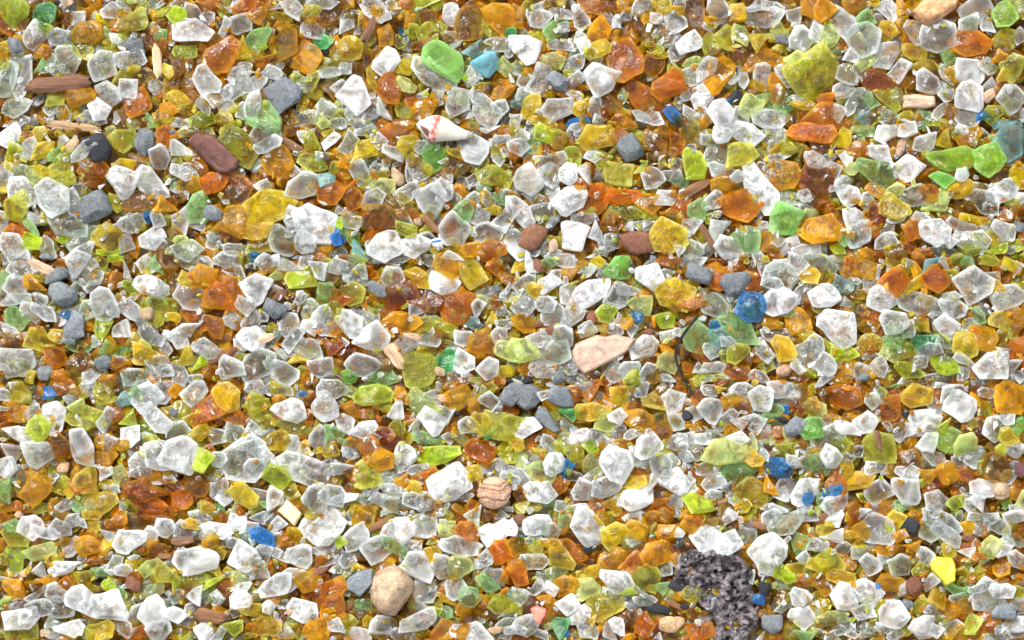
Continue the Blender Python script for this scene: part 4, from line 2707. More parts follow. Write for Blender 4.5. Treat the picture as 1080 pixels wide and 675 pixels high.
# pieces with an outline of their own, traced
SPECIAL = [
 dict(n='wood_chunk', mat='wood', col=(.66,.36,.18), T=20, z=24, poly=P5(5,0,[(300,62),(360,0),(420,-14),(560,-8),(540,45),(470,100),(400,138),(368,140),(330,105)]), grain=22,
      lab='large light orange chunk of fibrous wood at the top edge, top right', cat='wood chunk'),
 dict(n='wood_chip', mat='wood', col=(.66,.46,.32), T=10, z=26, poly=P5(5,0,[(255,500),(330,494),(432,505),(436,560),(385,574),(300,572),(258,574)]), grain=-2,
      lab='pale oblong wood chip with square ends lying below the dark brown glass, upper right', cat='wood chip'),
 dict(n='wood_chip', mat='wood', col=(.16,.07,.055), T=16, z=26, poly=[(197,149),(206,140.6),(226,142),(241,156),(254,169),(252,179),(243,184),(232,184),(220,174),(207,160)], grain=-35,
      lab='large purplish brown weathered chip resting on amber glass, upper left', cat='chip'),
 dict(n='wood_chip', mat='softwood', col=(.56,.38,.29), T=15, z=27, poly=[(602,372),(606,363),(617,358),(630,353),(639,355),(650,352),(660,355),(671,357),(664,369),(655,376),(644,382),(630,389),(616,396),(607,387)], grain=18,
      lab='big pinkish tan wood chip, the largest, just right of the centre', cat='wood chip'),
 dict(n='tan_pebble', mat='stone', col=(.52,.36,.24), T=40, z=27, poly=P5(2,4,[(150,400),(165,335),(205,300),(250,277),(320,285),(355,320),(385,362),(382,415),(362,448),(330,490),(285,550),(240,545),(200,525),(155,470)]), grain=0,
      lab='large round tan pebble with a worn pitted face near the bottom edge', cat='pebble'),
 dict(n='shell_flake', mat='shell', col=(.74,.74,.73), T=9, z=30, poly=[(503,559),(507,555),(516,551),(520,553),(532,545),(536,549),(541,545),(548,556),(546,567),(536,566),(528,571),(522,572),(514,580),(507,570)], grain=0,
      lab='crinkled chalky white flake lying above a round amber glass piece', cat='shell flake'),
 dict(n='slag_lump', mat='slag', col=(.46,.42,.41), T=24, z=10, poly=[(712,596),(716,584),(728,577),(742,580),(751,577),(766,581),(779,584),(788,593),(796,603),(794,616),(798,628),(795,638),(802,650),(800,664),(792,668),(788,682),(762,682),(750,672),(755,660),(748,648),(738,640),(730,628),(718,622),(709,612)], grain=0,
      lab='porous silvery grey slag lump with dark pits at the bottom edge', cat='slag'),
 dict(n='plastic_bit', mat='plastic', col=(.95,.86,.06), T=17, z=31, poly=[(980,594),(984,590),(988,587),(996,588),(1004,588),(1007,593),(1008,600),(1007,613),(996,618),(991,612),(986,606),(982,602)], grain=0,
      lab='opaque bright yellow plastic lump at the lower right', cat='plastic'),
 dict(n='plastic_bit', mat='plastic', col=(.90,.78,.42), T=9, z=31, poly=[(302.7,525),(320,541),(311,556),(291,538.5)], grain=0,
      lab='cream yellow four-cornered bit with sharp edges beside large clear shards', cat='plastic'),
 dict(n='plastic_bit', mat='plastic', col=(.80,.26,.19), T=10, z=27, poly=[(558,641),(566,638),(577,642),(576.5,649),(569,661),(564,656)], grain=0,
      lab='coral pink pointed bit left of the emerald green glass at the bottom', cat='plastic'),
 dict(n='ceramic_shard', mat='shell', col=(.84,.85,.88), T=6, z=26, poly=[(452,255),(458,251),(470,249),(472,255),(464,262),(456,261)], grain=0,
      lab='small white ceramic shard with a blue stripe, left of centre', cat='ceramic shard'),
 dict(n='blue_glass_shard', mat='blue', tint=(.34,.78,.92,.62), T=15, z=31, poly=P5(2,0,[(672,332),(715,300),(760,275),(800,272),(828,300),(830,360),(785,415),(750,402),(728,380)]), grain=0,
      lab='smooth sky blue frosted glass pebble beside the biggest bright green one', cat='glass'),
 dict(n='green_glass_shard', mat='green', tint=(.46,.98,.20,.34), T=20, z=31, poly=P5(2,0,[(433,285),(440,240),(465,210),(510,200),(550,212),(600,240),(650,282),(667,340),(650,400),(620,450),(585,440),(560,410),(515,400),(480,375),(445,335)]), grain=0,
      lab='largest rounded bright green glass pebble, near the top edge', cat='glass'),
 dict(n='resin_lump', mat='amber', tint=(.50,.13,.03,.55), col=(.2,.05,.03), T=20, z=30, poly=[(128,511),(136,507),(144,505.5),(149,501),(154,500),(158,504),(161,511),(172,515),(183,519),(176,523),(167,524),(153,531),(138,528),(129,520)], grain=0,
      lab='rust red lumpy resin-like piece lying on a long amber shard, lower left', cat='lump'),
]
SPEC_C = set('WVPXQKSECMUT')
keep = []
for p in pieces:
    if p['c'] in 'WXQKECMUT' or (p['c'] in 'VP' ) or (p['c'] == 'F' and p['L'] > 30) : continue
    if p['c'] == 'G' and p['L'] > 45: continue
    if p['c'] == 'v' and (abs(p['x'] - 62) < 6 and abs(p['y'] - 88) < 6 or abs(p['x'] - 74) < 6 and abs(p['y'] - 132) < 6): continue
    if p['c'] == 'p' and abs(p['x'] - 165.6) < 3 and abs(p['y'] - 64) < 3: continue
    if p['c'] == 'r' and p['L'] > 34 and p['x'] > 500 and p['y'] > 500: continue
    keep.append(p)
pieces = keep
def centroid(poly): return sum(a for a, b in poly) / len(poly), sum(b for a, b in poly) / len(poly)
# twins read off two neighbouring tiles
pieces.sort(key=lambda p: -p['L'] * p['W'])
FAMO = lambda c: TINT[c][0] if c in TINT else ROCK[c][0]
out = []
for p in pieces:
    bad = False
    for q in out:
        if abs(q['x'] - p['x']) + abs(q['y'] - p['y']) < .42 * (p['L'] + p['W']) * .6 and FAMO(q['c']) == FAMO(p['c']):
            bad = True; break
    if not bad: out.append(p)
pieces = out
for p in pieces:
    for s in SPECIAL:
        if s['n'] != 'slag_lump' and inside(p['x'], p['y'], s['poly']): p['drop'] = 1
pieces = [p for p in pieces if 'drop' not in p]

# ------------------------------------------------------------------ the bed under the read pieces
print('read pieces', len(pieces))
protos = []
for i in range(44):
    asp = random.uniform(.55, .95)
    protos.append(arrays(hull_shard(1, asp, asp * random.uniform(.5, .85), n=random.choice((5, 6, 7)), bev=.09)))
BULK = {k: [[], [], [], [], 0, []] for k in ('clear', 'amber', 'yellow')}     # co, rim, tint, faces, offset
def bulk_add(fam, arr, loc, eul, scale, tint):
    co, rim, faces = arr; B = BULK[fam]
    M = np.array(eul.to_matrix() if hasattr(eul, 'to_matrix') else eul, dtype=np.float32)
    c = (co * scale) @ M.T + np.array(loc, dtype=np.float32)
    B[0].append(c); B[1].append(rim); B[5].append(np.full(len(co), RNG.rand(), dtype=np.float32)); B[2].append(np.tile(np.array(tint, dtype=np.float32), (len(co), 1)))
    o = B[4]; B[3].extend([[i + o for i in f] for f in faces]); B[4] += len(co)
from mathutils import Euler
FILL = [('amber','b',.26),('amber','o',.22),('amber','a',.26),('yellow','l',.12),('yellow','y',.10),('yellow','q',.05),('clear','k',.05),('clear','c',.06)]
OUTF = [('clear','w',.13),('clear','c',.29),('clear','k',.06),('amber','a',.10),('amber','o',.09),('amber','b',.06),('yellow','y',.10),('yellow','l',.10),('yellow','q',.04),('yellow','L',.03)]
def pick(tbl):
    r = random.random() * sum(t[2] for t in tbl)
    for f, c, w in tbl:
        r -= w
        if r <= 0: return f, c
    return tbl[-1][:2]
def scatter(x0, x1, y0, y1, step, tbl, smin, smax, test=None, lowT=1.0, top=30):
    y = y0
    while y < y1:
        x = x0
        while x < x1:
            px, py = x + random.uniform(-.5, .5) * step, y + random.uniform(-.5, .5) * step; x += step
            if test and not test(px, py): continue
            f, c = pick(tbl); L = random.uniform(smin, smax) * (1.25 if random.random() < .12 else 1)
            pr = random.choice(protos); an = random.uniform(0, 6.28)
            z = settle(px, py, L, L * .75, an, L * .45 * lowT, top=top)
            X, Y = xy(px, py); _, tc, mk = TINT[c]
            bulk_add(f, pr, (X, Y, z * S), Euler((random.gauss(0, .3), random.gauss(0, .3), an)), L * S, (*jitter(tc, .12), mk * random.uniform(.6, 1.2)))
        y += step
inframe = lambda x, y: -14 < x < 1094 and -14 < y < 689
scatter(-40, 1120, -40, 715, 12, FILL, 17, 28, top=6)
outer = lambda x, y: not inframe(x, y)
scatter(-MX, 1080 + MX, -MX, 675 + MX, 19, FILL, 18, 30, test=lambda x, y: not (-40 < x < 1120 and -40 < y < 715), top=6)

# ------------------------------------------------------------------ read pieces: the 300 largest of a family stand alone
for p in pieces: p['area'] = p['L'] * p['W']
count = {}
for p in pieces:
    f = FAMO(p['c']); count[f] = count.get(f, 0) + 1
    vis = -2 < p['x'] < 1082 and -2 < p['y'] < 677
    p['solo'] = (f not in BULK) or count[f] <= 300
print(count)
pieces.sort(key=lambda p: PRI.get(p['c'], 2.9 if p['c'] != 'w' else 3.0) + random.random() * .9 - (0.35 if p['L'] > 34 else 0))
NAMES = {'clear': 'clear_glass_shard', 'amber': 'amber_glass_shard', 'yellow': 'yellow_green_glass_shard', 'green': 'green_glass_shard', 'blue': 'blue_glass_shard'}
THINGS = []            # (object, piece) for the labels below
def put_special(s):
    cx, cy = centroid(s['poly']); ga = math.radians(s['grain'])
    # the mesh's x axis follows the grain
    ca, sa = math.cos(ga), math.sin(ga)
    loc = [((x - cx) * ca + (cy - y) * sa, -(x - cx) * sa + (cy - y) * ca) for x, y in s['poly']]
    if sum(loc[i][0] * loc[(i + 1) % len(loc)][1] - loc[(i + 1) % len(loc)][0] * loc[i][1] for i in range(len(loc))) < 0: loc.reverse()
    st = 2.6 if s['mat'] in ('slag', 'shell') else 3.6
    rg = {'slag': .09, 'wood': .022, 'stone': .03, 'plastic': .012, 'shell': .03}.get(s['mat'], .03)
    if s['n'] == 'shell_flake': rg = .06
    if s['n'] == 'resin_lump': rg = .08
    inner = (1.0, .97, .88, .62, .3) if s['T'] > 14 else (1.0, .985, .93, .65, .3)
    if s['mat'] in ('green', 'blue'):
        bm = hull_shard(max(a for a, b in loc) * 2, max(b for a, b in loc) * 2, s['T'], pts=loc, bev=.035, rough=.02, fine=True)
    else:
        E_, R_, F_, Q_, K_ = {'slag_lump': (9, .42, .07, .45, .7), 'wood_chunk': (9, .10, .12, 0, .7), 'wood_chip': (4, .07, .10, 0, .6), 'tan_pebble': (24, .05, .06, 0, 1.0),
            'shell_flake': (2.5, .30, .16, .2, .5), 'plastic_bit': (4.5, .10, .12, 0, .8), 'ceramic_shard': (3, .05, .1, 0, .7), 'resin_lump': (10, .22, .15, 0, .9)}[s['n']]
        bm = relief(loc, s['T'], E_, 1.1 if s['T'] < 12 else 1.5, R_, F_, Q_, flat=K_)
    co, rim, faces = arrays(bm)
    L = max(a for a, b in s['poly']) - min(a for a, b in s['poly']); W = max(b for a, b in s['poly']) - min(b for a, b in s['poly'])
    z = settle(cx, cy, L, W, 0, s['T'], sink=.8, top=s['z'] - s['T'] * .3)
    tint = s.get('tint') or (*s['col'], 0)
    if s['mat'] not in ('green', 'blue', 'amber'):
        tt = np.tile(np.array(tint, dtype=np.float32), (len(co), 1)); of = random.uniform(0, 99)
        for i, (x, y, zz) in enumerate(co):       # stains, worn and darker patches
            k1 = mnoise.noise(Vector((x * .13 + of, y * .13, zz * .1))); k2 = mnoise.noise(Vector((x * .4 + of, y * .4, zz * .4)))
            if s['n'] == 'slag_lump':
                k = max(0, min(1, .48 + 1.2 * k1 + .45 * k2)); a_, b_ = np.array((.05, .042, .045)), np.array((.46, .42, .44))
                tt[i, :3] = a_ + (b_ - a_) * k; tt[i, 0] *= 1 + .25 * max(0, k2)
            else:
                f_ = 1 + .35 * k1 + .25 * k2; tt[i, :3] *= f_; tt[i, 2] *= 1 - .18 * max(0, k1) if s['mat'] != 'plastic' else 1
        tint = np.clip(tt, 0, 1)
    me = make_mesh(s['n'], co * S, faces, rim, tint, MAT[s['mat']], 50)
    X, Y = xy(cx, cy)
    o = link(s['n'], me, (X, Y, z * S), (0, 0, ga))
    tag(o, s['lab'], s['cat']); s['obj'] = o; s['zc'] = z
    return o
for s in SPECIAL:
    if s['n'] == 'slag_lump': put_special(s)
for p in pieces:
    c = p['c']; L, W = p['L'] * 1.17 + 1.0, p['W'] * 1.19 + 1.2; a = math.radians(p['a'])
    fam = FAMO(c); glass = c in TINT
    if c in 'ut': L, W = p['L'] * 1.1 + 1, p['W'] * 1.1 + 1
    elif not glass:
        k_ = 1.14 if c == 'n' and p['L'] > 22 else .98
        L, W = p['L'] * k_, p['W'] * k_
    T = W * random.uniform(.24, .52) if glass else W * random.uniform(.55, .8)
    if c in 'vpP': T = W * .7
    T = min(T, 17)
    z = settle(p['x'], p['y'], L, W, a, T, sink=.84 if W > 8 else .95, top=24)
    X, Y = xy(p['x'], p['y']); til = .16 if L < 30 else .09
    eul = Euler((random.gauss(0, til), random.gauss(0, til), a), 'XYZ')
    p['z'] = z
    if glass:
        _, tc, mk = TINT[c]
        tint = (*jitter(tc, .08), min(.95, max(.03, mk * random.uniform(.55, 1.45))))
        bm = hull_shard(L, W, T, n=random.choice((3, 4, 4, 5, 5, 6, 7)) if L < 30 else random.choice((5, 6, 7, 8)), bev=.028 if L > 24 else .04, rough=.026 if L > 22 else .036, fine=L > 11)
        arr = arrays(bm)
        if p['solo']:
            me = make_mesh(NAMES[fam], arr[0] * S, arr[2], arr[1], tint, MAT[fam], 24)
            o = link(NAMES[fam], me, (X, Y, z * S), eul)
            THINGS.append((o, p))
        else:
            bulk_add(fam, arr, (X, Y, z * S), eul, S, tint)
    else:
        nm, tc = ROCK[c]
        tint = (*jitter(tc, .18), 0)
        if nm == 'wood_splinter':
            bm = stick(L, W, T, wob=.05, taper=random.uniform(0, .45)); mat = MAT['wood']
        elif nm in ('grey_stone', 'dark_stone', 'maroon_stone'):
            bm = hull_shard(L, W, T, n=random.choice((5, 6, 7)), bev=.07, seg=2, rough=.035, fine=True); mat = MAT['stone']
        elif nm == 'shell_flake':
            bm = hull_shard(L, W, T * .7, n=9, bev=.1, rough=.09, fine=True); mat = MAT['shell']
        else:
            bm = pebble(L * .96, W * .96, T, rough=.07); mat = MAT['stone']
        co, rim, faces = arrays(bm)
        me = make_mesh(nm, co * S, faces, rim, tint, mat, 45)
        o = link(nm, me, (X, Y, z * S), eul); THINGS.append((o, p))
for s in SPECIAL:
    if s['n'] != 'slag_lump': put_special(s)

# the long twig, two pale sticks
def place_stick(n, x, y, L, W, T, ang, col, lab, **kw):
    z = settle(x, y, L, W, math.radians(ang), T, sink=.85, top=24)
    co, rim, faces = arrays(stick(L, W, T, seg=14, rings=14, **kw))
    me = make_mesh(n, co * S, faces, rim, (*col, 0), MAT['wood'], 50)
    X, Y = xy(x, y); o = link(n, me, (X, Y, z * S), (0, 0, math.radians(ang))); tag(o, lab, 'wood'); return o
place_stick('twig', 62, 88.5, 64, 18, 16, 4, (.21,.10,.055), 'long thick reddish brown twig with cut ends, upper left', wob=.04)
place_stick('wood_splinter', 165.6, 64, 33, 9.5, 7, -85, (.72,.55,.34), 'pale cream upright wood splinter near the top, right of the brown twig', wob=.02)
place_stick('wood_splinter', 77, 133.5, 54, 8.5, 7, -7, (.50,.31,.17), 'long thin tan splinter above the black stone at the left', wob=.04)

# pebble with walnut-like grooves
def walnut():
    bm = bmesh.new(); bmesh.ops.create_icosphere(bm, subdivisions=5, radius=1)
    lay = bm.verts.layers.float.new('rim'); dk = []
    for v in bm.verts:
        d = v.co.copy()
        w = d.y + .22 * math.sin(d.x * 2.6 + .6) + .14 * mnoise.noise(d * 2)
        g = 0
        for off in (-.35, .1, .30, .62): g = max(g, math.exp(-((w - off) / .055) ** 2) * (1 if off != .1 else .6))
        k = 1 - .085 * g + .04 * mnoise.noise(d * 2.2) + .02 * mnoise.noise(d * 7)
        v.co = Vector((d.x * 18 * k, d.y * 16.8 * k, d.z * 14 * k)); v[lay] = g
    co, rim, faces = arrays(bm)
    base = np.array([.60,.37,.24]); dark = np.array([.20,.075,.035])
    t = np.concatenate([base + (dark - base) * rim[:, None] * .9, np.zeros((len(rim), 1))], 1)
    z = settle(521.3, 519, 36, 33, 0, 28, sink=.8, top=14)
    me = make_mesh('grooved_pebble', co * S, faces, rim, t, MAT['stone'], 0)
    X, Y = xy(521.3, 519); o = link('grooved_pebble', me, (X, Y, z * S), (0, 0, .25))
    tag(o, 'round walnut-like brown pebble ringed with dark grooves, low centre', 'pebble')
walnut()

# banded cone shell; shade inside its mouth is painted as a dark slab
def cone_shell():
    ax0, ax1 = Vector((440, 130.5)), Vector((495, 144)); Lg = (ax1 - ax0).length; ang = -math.atan2(ax1.y - ax0.y, ax1.x - ax0.x)
    prof = [(0, 1.2), (.04, 4), (.10, 6.6), (.20, 11), (.29, 14.2), (.36, 14.8), (.45, 13.8), (.58, 11.4), (.72, 8.6), (.86, 6.0), (.95, 4.4), (.99, 2.6), (1.0, .4)]
    bm = bmesh.new(); lay = bm.verts.layers.float.new('rim'); R = []; seg = 28; ts = []
    from bisect import bisect
    for i in range(45):
        t = i / 44; k = max(0, min(len(prof) - 2, bisect([q[0] for q in prof], t) - 1)); a, b = prof[k], prof[k + 1]
        r = a[1] + (b[1] - a[1]) * (t - a[0]) / (b[0] - a[0]); rg = []
        for j in range(seg):
            q = j / seg * 2 * math.pi
            rr = r * (1 + .02 * math.sin(j * 3 + t * 60) + .035 * math.sin(q * 1 + t * 14))
            v = bm.verts.new(((t - .5) * Lg, math.cos(q) * rr - (1 - t) * 1.2, math.sin(q) * rr * .86)); v[lay] = t; rg.append(v)
        R.append(rg)
    for i in range(44):
        for j in range(seg): bm.faces.new([R[i][j], R[i][(j + 1) % seg], R[i + 1][(j + 1) % seg], R[i + 1][j]])
    bm.faces.new(R[0]); bm.faces.new(R[-1][::-1]); bmesh.ops.recalc_face_normals(bm, faces=bm.faces)
    co, rim, faces = arrays(bm)
    white = np.array([.62,.58,.49]); red = np.array([.55,.07,.05]); col = np.tile(white, (len(co), 1))
    for i, (x, y, z) in enumerate(co):
        t = rim[i]; nz = mnoise.noise(Vector((x * .35, y * .45, z * .3)))
        w = max(0, 1 - abs((t - .345) / .095) ** 3) * (.75 + 1.5 * nz + .25 * math.sin(y * .8)); w = max(0, min(1, w))
        col[i] = white + (red - white) * w
    z = settle(468, 137, 52, 26, ang, 24, sink=.95, top=22)
    X, Y = xy((ax0.x + ax1.x) / 2, (ax0.y + ax1.y) / 2)
    me = make_mesh('shell_body', co * S, faces, rim, np.concatenate([col, np.zeros((len(co), 1))], 1), MAT['shell'], 0)
    root = bpy.data.objects.new('cone_shell', None); COL.objects.link(root); root.location = (X, Y, z * S); root.rotation_euler = (0, 0, ang)
    root.empty_display_size = .002
    tag(root, 'white cone shell with a red spotted band, near the top centre', 'shell')
    link('shell_body', me, parent=root)
    pts = [(-25, -1.5), (-20, -2.5), (-15.5, -3.5), (-12.6, -7), (-13.2, -12), (-17, -9.6), (-21, -6)]
    bm = poly_slab(pts, 3, step=1.5, rough=.01)
    c2, r2, f2 = arrays(bm)
    for v in c2:                       # lie on the flank of the shell
        xx = (v[0] / Lg + .5); v[2] += 8.5 + (xx - .1) * 16 - abs(v[1] + 3) * .45
    me = make_mesh('opening_shade', c2 * S, f2, r2, (.17,.065,.05,0), MAT['shell'], 0); link('opening_shade', me, parent=root)
cone_shell()

# blue stripe of the ceramic shard
for s in SPECIAL:
    if s['n'] == 'ceramic_shard':
        bm = poly_slab([(-7, -1.2), (5, .8), (7, 3.2), (0, 2.6), (-7, 1.4)], 1.2, step=1.5, rough=.0)
        co, rim, faces = arrays(bm); co[:, 2] += 3.1
        me = make_mesh('painted_stripe', co * S, faces, rim, (.02,.12,.50,0), MAT['plastic'], 0)
        link('painted_stripe', me, parent=s['obj'])

# thin dark root fibre lying over the gravel
def fibre(pts, r, name, lab):
    pl = []
    for i in range(len(pts) - 1):
        p0, p1, p2, p3 = pts[max(i - 1, 0)], pts[i], pts[i + 1], pts[min(i + 2, len(pts) - 1)]
        for k in range(5):
            t = k / 5
            pl.append(tuple(.5 * ((2 * b) + (-a + c) * t + (2 * a - 5 * b + 4 * c - d) * t * t + (-a + 3 * b - 3 * c + d) * t ** 3) for a, b, c, d in zip(p0, p1, p2, p3)))
    pl.append(pts[-1])
    hs = [float(H[int((y + MX) / G) - 2:int((y + MX) / G) + 3, int((x + MX) / G) - 2:int((x + MX) / G) + 3].max()) for x, y in pl]
    hs = [sum(hs[max(0, i - 3):i + 4]) / len(hs[max(0, i - 3):i + 4]) + 7.0 for i in range(len(hs))]
    bm = bmesh.new(); lay = bm.verts.layers.float.new('rim'); R = []
    for i, (x, y) in enumerate(pl):
        xa, ya = pl[max(i - 1, 0)]; xb, yb = pl[min(i + 1, len(pl) - 1)]; d = Vector((xb - xa, ya - yb, 0)).normalized(); nn = Vector((-d.y, d.x, 0))
        rr = r * (1.15 - .5 * i / len(pl)); R.append([bm.verts.new(Vector((x - 720, 375 - y, hs[i])) + (nn * math.cos(q) + Vector((0, 0, 1)) * math.sin(q)) * rr) for q in [j * math.pi / 3 for j in range(6)]])
    for i in range(len(R) - 1):
        for j in range(6): bm.faces.new([R[i][j], R[i][(j + 1) % 6], R[i + 1][(j + 1) % 6], R[i + 1][j]])
    bm.faces.new(R[0]); bm.faces.new(R[-1][::-1]); bmesh.ops.recalc_face_normals(bm, faces=bm.faces)
    co, rim, faces = arrays(bm); X, Y = xy(720, 375)
    me = make_mesh(name, co * S, faces, rim, (.018,.013,.010,0), MAT['wood'], 0); o = link(name, me, (X, Y, 0)); tag(o, lab, 'fibre')
fibre([(735.6,333),(729,341),(722,350),(714,364),(712,377),(715,387),(719,396),(724,406),(728,412),(727,418),(724,419)], 1.5, 'root_fibre', 'thin black curved root fibre lying over the glass, right of centre')

# thin slivers lodged on and between the larger pieces, of the glass that lies around them
glassy = [p for p in pieces if p['c'] in 'cwkaoylqg' and p['L'] > 12]
for i in range(1500):
    p = random.choice(glassy); c = p['c'] if p['c'] != 'g' else 'q'; fam = FAMO(c)
    x, y = p['x'] + random.gauss(0, 1) * p['L'] * .7, p['y'] + random.gauss(0, 1) * p['L'] * .7
    if not inframe(x, y): continue
    L = random.uniform(6, 13); W = L * random.uniform(.28, .62); T = W * .45; a = random.uniform(0, 3.14)
    hx, hy = int((x + MX) / G), int((y + MX) / G)
    if float(H[hy, hx]) > float(H[hy - 5:hy + 6, hx - 5:hx + 6].mean()) + .8 or abs(x - 722) < 14 and abs(y - 375) < 45: continue
    z = settle(x, y, L, W, a, T, sink=.96, top=26); X, Y = xy(x, y); _, tc, mk = TINT[c]
    bulk_add(fam, arrays(hull_shard(L, W, T, n=random.choice((3, 4, 4, 5)), bev=.03, rough=.02)), (X, Y, z * S), Euler((random.gauss(0, .22), random.gauss(0, .22), a)), S, (*jitter(tc, .1), mk * random.uniform(.4, 1.5)))
# loose gravel outside the frame, same mixture
scatter(-MX + 20, 1060 + MX, -MX + 20, 655 + MX, 14.5, OUTF, 14, 30, test=outer, top=22)

# tiny crumbs lodged in the gaps
for i in range(5200):
    x, y = random.uniform(-10, 1090), random.uniform(-10, 685)
    f, c = pick(OUTF); L = random.uniform(3.5, 9.5); pr = random.choice(protos)
    hx, hy = int((x + MX) / G), int((y + MX) / G); h = float(H[hy, hx]); around = float(H[hy - 4:hy + 5, hx - 4:hx + 5].mean())
    if h > around - .4: continue
    X, Y = xy(x, y); _, tc, mk = TINT[c]
    bulk_add(f, pr, (X, Y, (h + L * .15) * S), Euler((random.gauss(0, .5), random.gauss(0, .5), random.uniform(0, 6.28))), L * S, (*jitter(tc, .12), mk))
LB = {'clear': ('clear_glass_gravel', 'small clear and frosted white glass chips filling the bed'),
      'amber': ('amber_glass_gravel', 'small amber and brown glass chips filling the bed'),
      'yellow': ('yellow_green_glass_gravel', 'small yellow and olive glass chips filling the bed')}
for f, B in BULK.items():
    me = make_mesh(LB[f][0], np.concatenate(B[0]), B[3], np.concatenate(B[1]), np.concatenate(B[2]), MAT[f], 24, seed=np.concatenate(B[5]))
    tag(link(LB[f][0], me), LB[f][1], 'glass gravel', kind='stuff')

# ------------------------------------------------------------------ ground
m, nt, ns, ls = new_mat('coarse_sand'); o_ = ns.new('ShaderNodeOutputMaterial'); p_ = ns.new('ShaderNodeBsdfPrincipled')
gp = ns.new('ShaderNodeNewGeometry')
vo = ns.new('ShaderNodeTexVoronoi'); vo.inputs['Scale'].default_value = 260; ls.new(gp.outputs['Position'], vo.inputs['Vector'])
wn = ns.new('ShaderNodeTexWhiteNoise'); ls.new(vo.outputs['Color'], wn.inputs['Vector'])
cr = ramp(ns, ls, wn.outputs['Value'], [(0, (.05,.022,.008,1)), (.3, (.22,.08,.01,1)), (.55, (.20,.14,.02,1)), (.8, (.27,.17,.04,1)), (1, (.36,.36,.32,1))])
ls.new(cr, p_.inputs['Base Color']); p_.inputs['Roughness'].default_value = .5
bb = ns.new('ShaderNodeBump'); bb.inputs['Strength'].default_value = .8; bb.inputs['Distance'].default_value = .002; bb.invert = True
ls.new(vo.outputs['Distance'], bb.inputs['Height']); ls.new(bb.outputs[0], p_.inputs['Normal']); ls.new(p_.outputs[0], o_.inputs['Surface'])
me = bpy.data.meshes.new('ground'); me.from_pydata([(-150, -150, 0), (150, -150, 0), (150, 150, 0), (-150, 150, 0)], [], [(0, 1, 2, 3)]); me.materials.append(m)
tag(link('ground', me), kind='structure')

# ------------------------------------------------------------------ labels
LAND = {'large light orange chunk': 'the orange wood chunk', 'pale oblong wood chip': 'the pale oblong wood chip', 'large purplish brown': 'the purplish brown chip',
 'big pinkish tan': 'the big tan wood chip', 'large round tan pebble': 'the large tan pebble', 'crinkled chalky': 'the chalky white flake', 'porous silvery': 'the porous slag lump',
 'opaque bright yellow': 'the yellow plastic lump', 'cream yellow four': 'the cream yellow bit', 'coral pink': 'the coral pink bit', 'smooth sky blue': 'the sky blue pebble',
 'largest rounded bright': 'the biggest green pebble', 'rust red lumpy': 'the rust red lump', 'long thick reddish': 'the thick brown twig', 'pale cream upright': 'the upright cream splinter',
 'long thin tan splinter': 'the long tan splinter', 'round walnut-like': 'the walnut-like pebble', 'white cone shell': 'the banded shell', 'thin black curved': 'the black root fibre'}
marks = []
for o in COL.objects:
    if o.get('label'):
        for k, v in LAND.items():
            if o['label'].startswith(k): marks.append((o.location.x / S + CX, CY - o.location.y / S, v))
LOOK = {'c': 'clear', 'w': 'frosted white', 'k': 'greenish clear', 'a': 'amber', 'o': 'orange brown', 'O': 'deep orange', 'b': 'dark brown', 'R': 'dark red', 'y': 'golden yellow',
 'Y': 'bright yellow orange', 'l': 'olive', 'L': 'lime yellow', 'q': 'pale lime', 'g': 'light green', 'G': 'bright green', 'e': 'emerald green', 'Z': 'vivid lime', 't': 'pale turquoise', 'u': 'deep blue',
 'n': 'grey', 'd': 'blackish', 'r': 'reddish brown', 's': 'tan', 'm': 'maroon', 'S': 'salmon tan', 'v': 'brown', 'p': 'pale tan', 'P': 'cream', 'F': 'chalky white'}
SHORT = {'c': 'clear', 'w': 'white', 'k': 'clear', 'a': 'amber', 'o': 'orange', 'O': 'orange', 'b': 'brown', 'R': 'red', 'y': 'yellow', 'Y': 'yellow', 'l': 'olive', 'L': 'lime', 'q': 'lime',
 'g': 'green', 'G': 'green', 'e': 'emerald', 'Z': 'lime', 't': 'turquoise', 'u': 'blue', 'n': 'grey', 'd': 'black', 'r': 'brown', 's': 'tan', 'm': 'maroon', 'S': 'tan', 'v': 'wooden', 'p': 'wooden', 'P': 'wooden', 'F': 'white'}
GRP = {'clear': 'clear and white glass shards', 'amber': 'amber and brown glass shards', 'yellow': 'yellow and olive glass shards', 'green': 'green glass shards', 'blue': 'blue glass shards',
 'grey_stone': 'grey stones', 'dark_stone': 'dark stones', 'reddish_pebble': 'reddish pebbles', 'tan_pebble': 'tan pebbles', 'wood_splinter': 'wood splinters'}
NOUN = {'grey_stone': ('stone', 'stone'), 'dark_stone': ('stone', 'stone'), 'maroon_stone': ('stone', 'stone'), 'reddish_pebble': ('pebble', 'pebble'), 'tan_pebble': ('pebble', 'pebble'),
 'wood_splinter': ('wood splinter', 'wood'), 'shell_flake': ('shell flake', 'shell flake')}
def way(dx, dy):
    a = math.degrees(math.atan2(-dy, dx)) % 360
    return ['right of', 'upper right of', 'above', 'upper left of', 'left of', 'lower left of', 'below', 'lower right of'][int((a + 22.5) // 45) % 8]
def near(d): return 'just' if d < 34 else ('' if d < 85 else ('well' if d < 150 else 'far'))
used = {}
PP = [p for _, p in THINGS]
def lean(p):
    a = p['a'] % 180
    return 'upright' if 68 <= a <= 112 else ('flat-lying' if a < 22 or a > 158 else ('right-leaning' if a < 90 else 'left-leaning'))
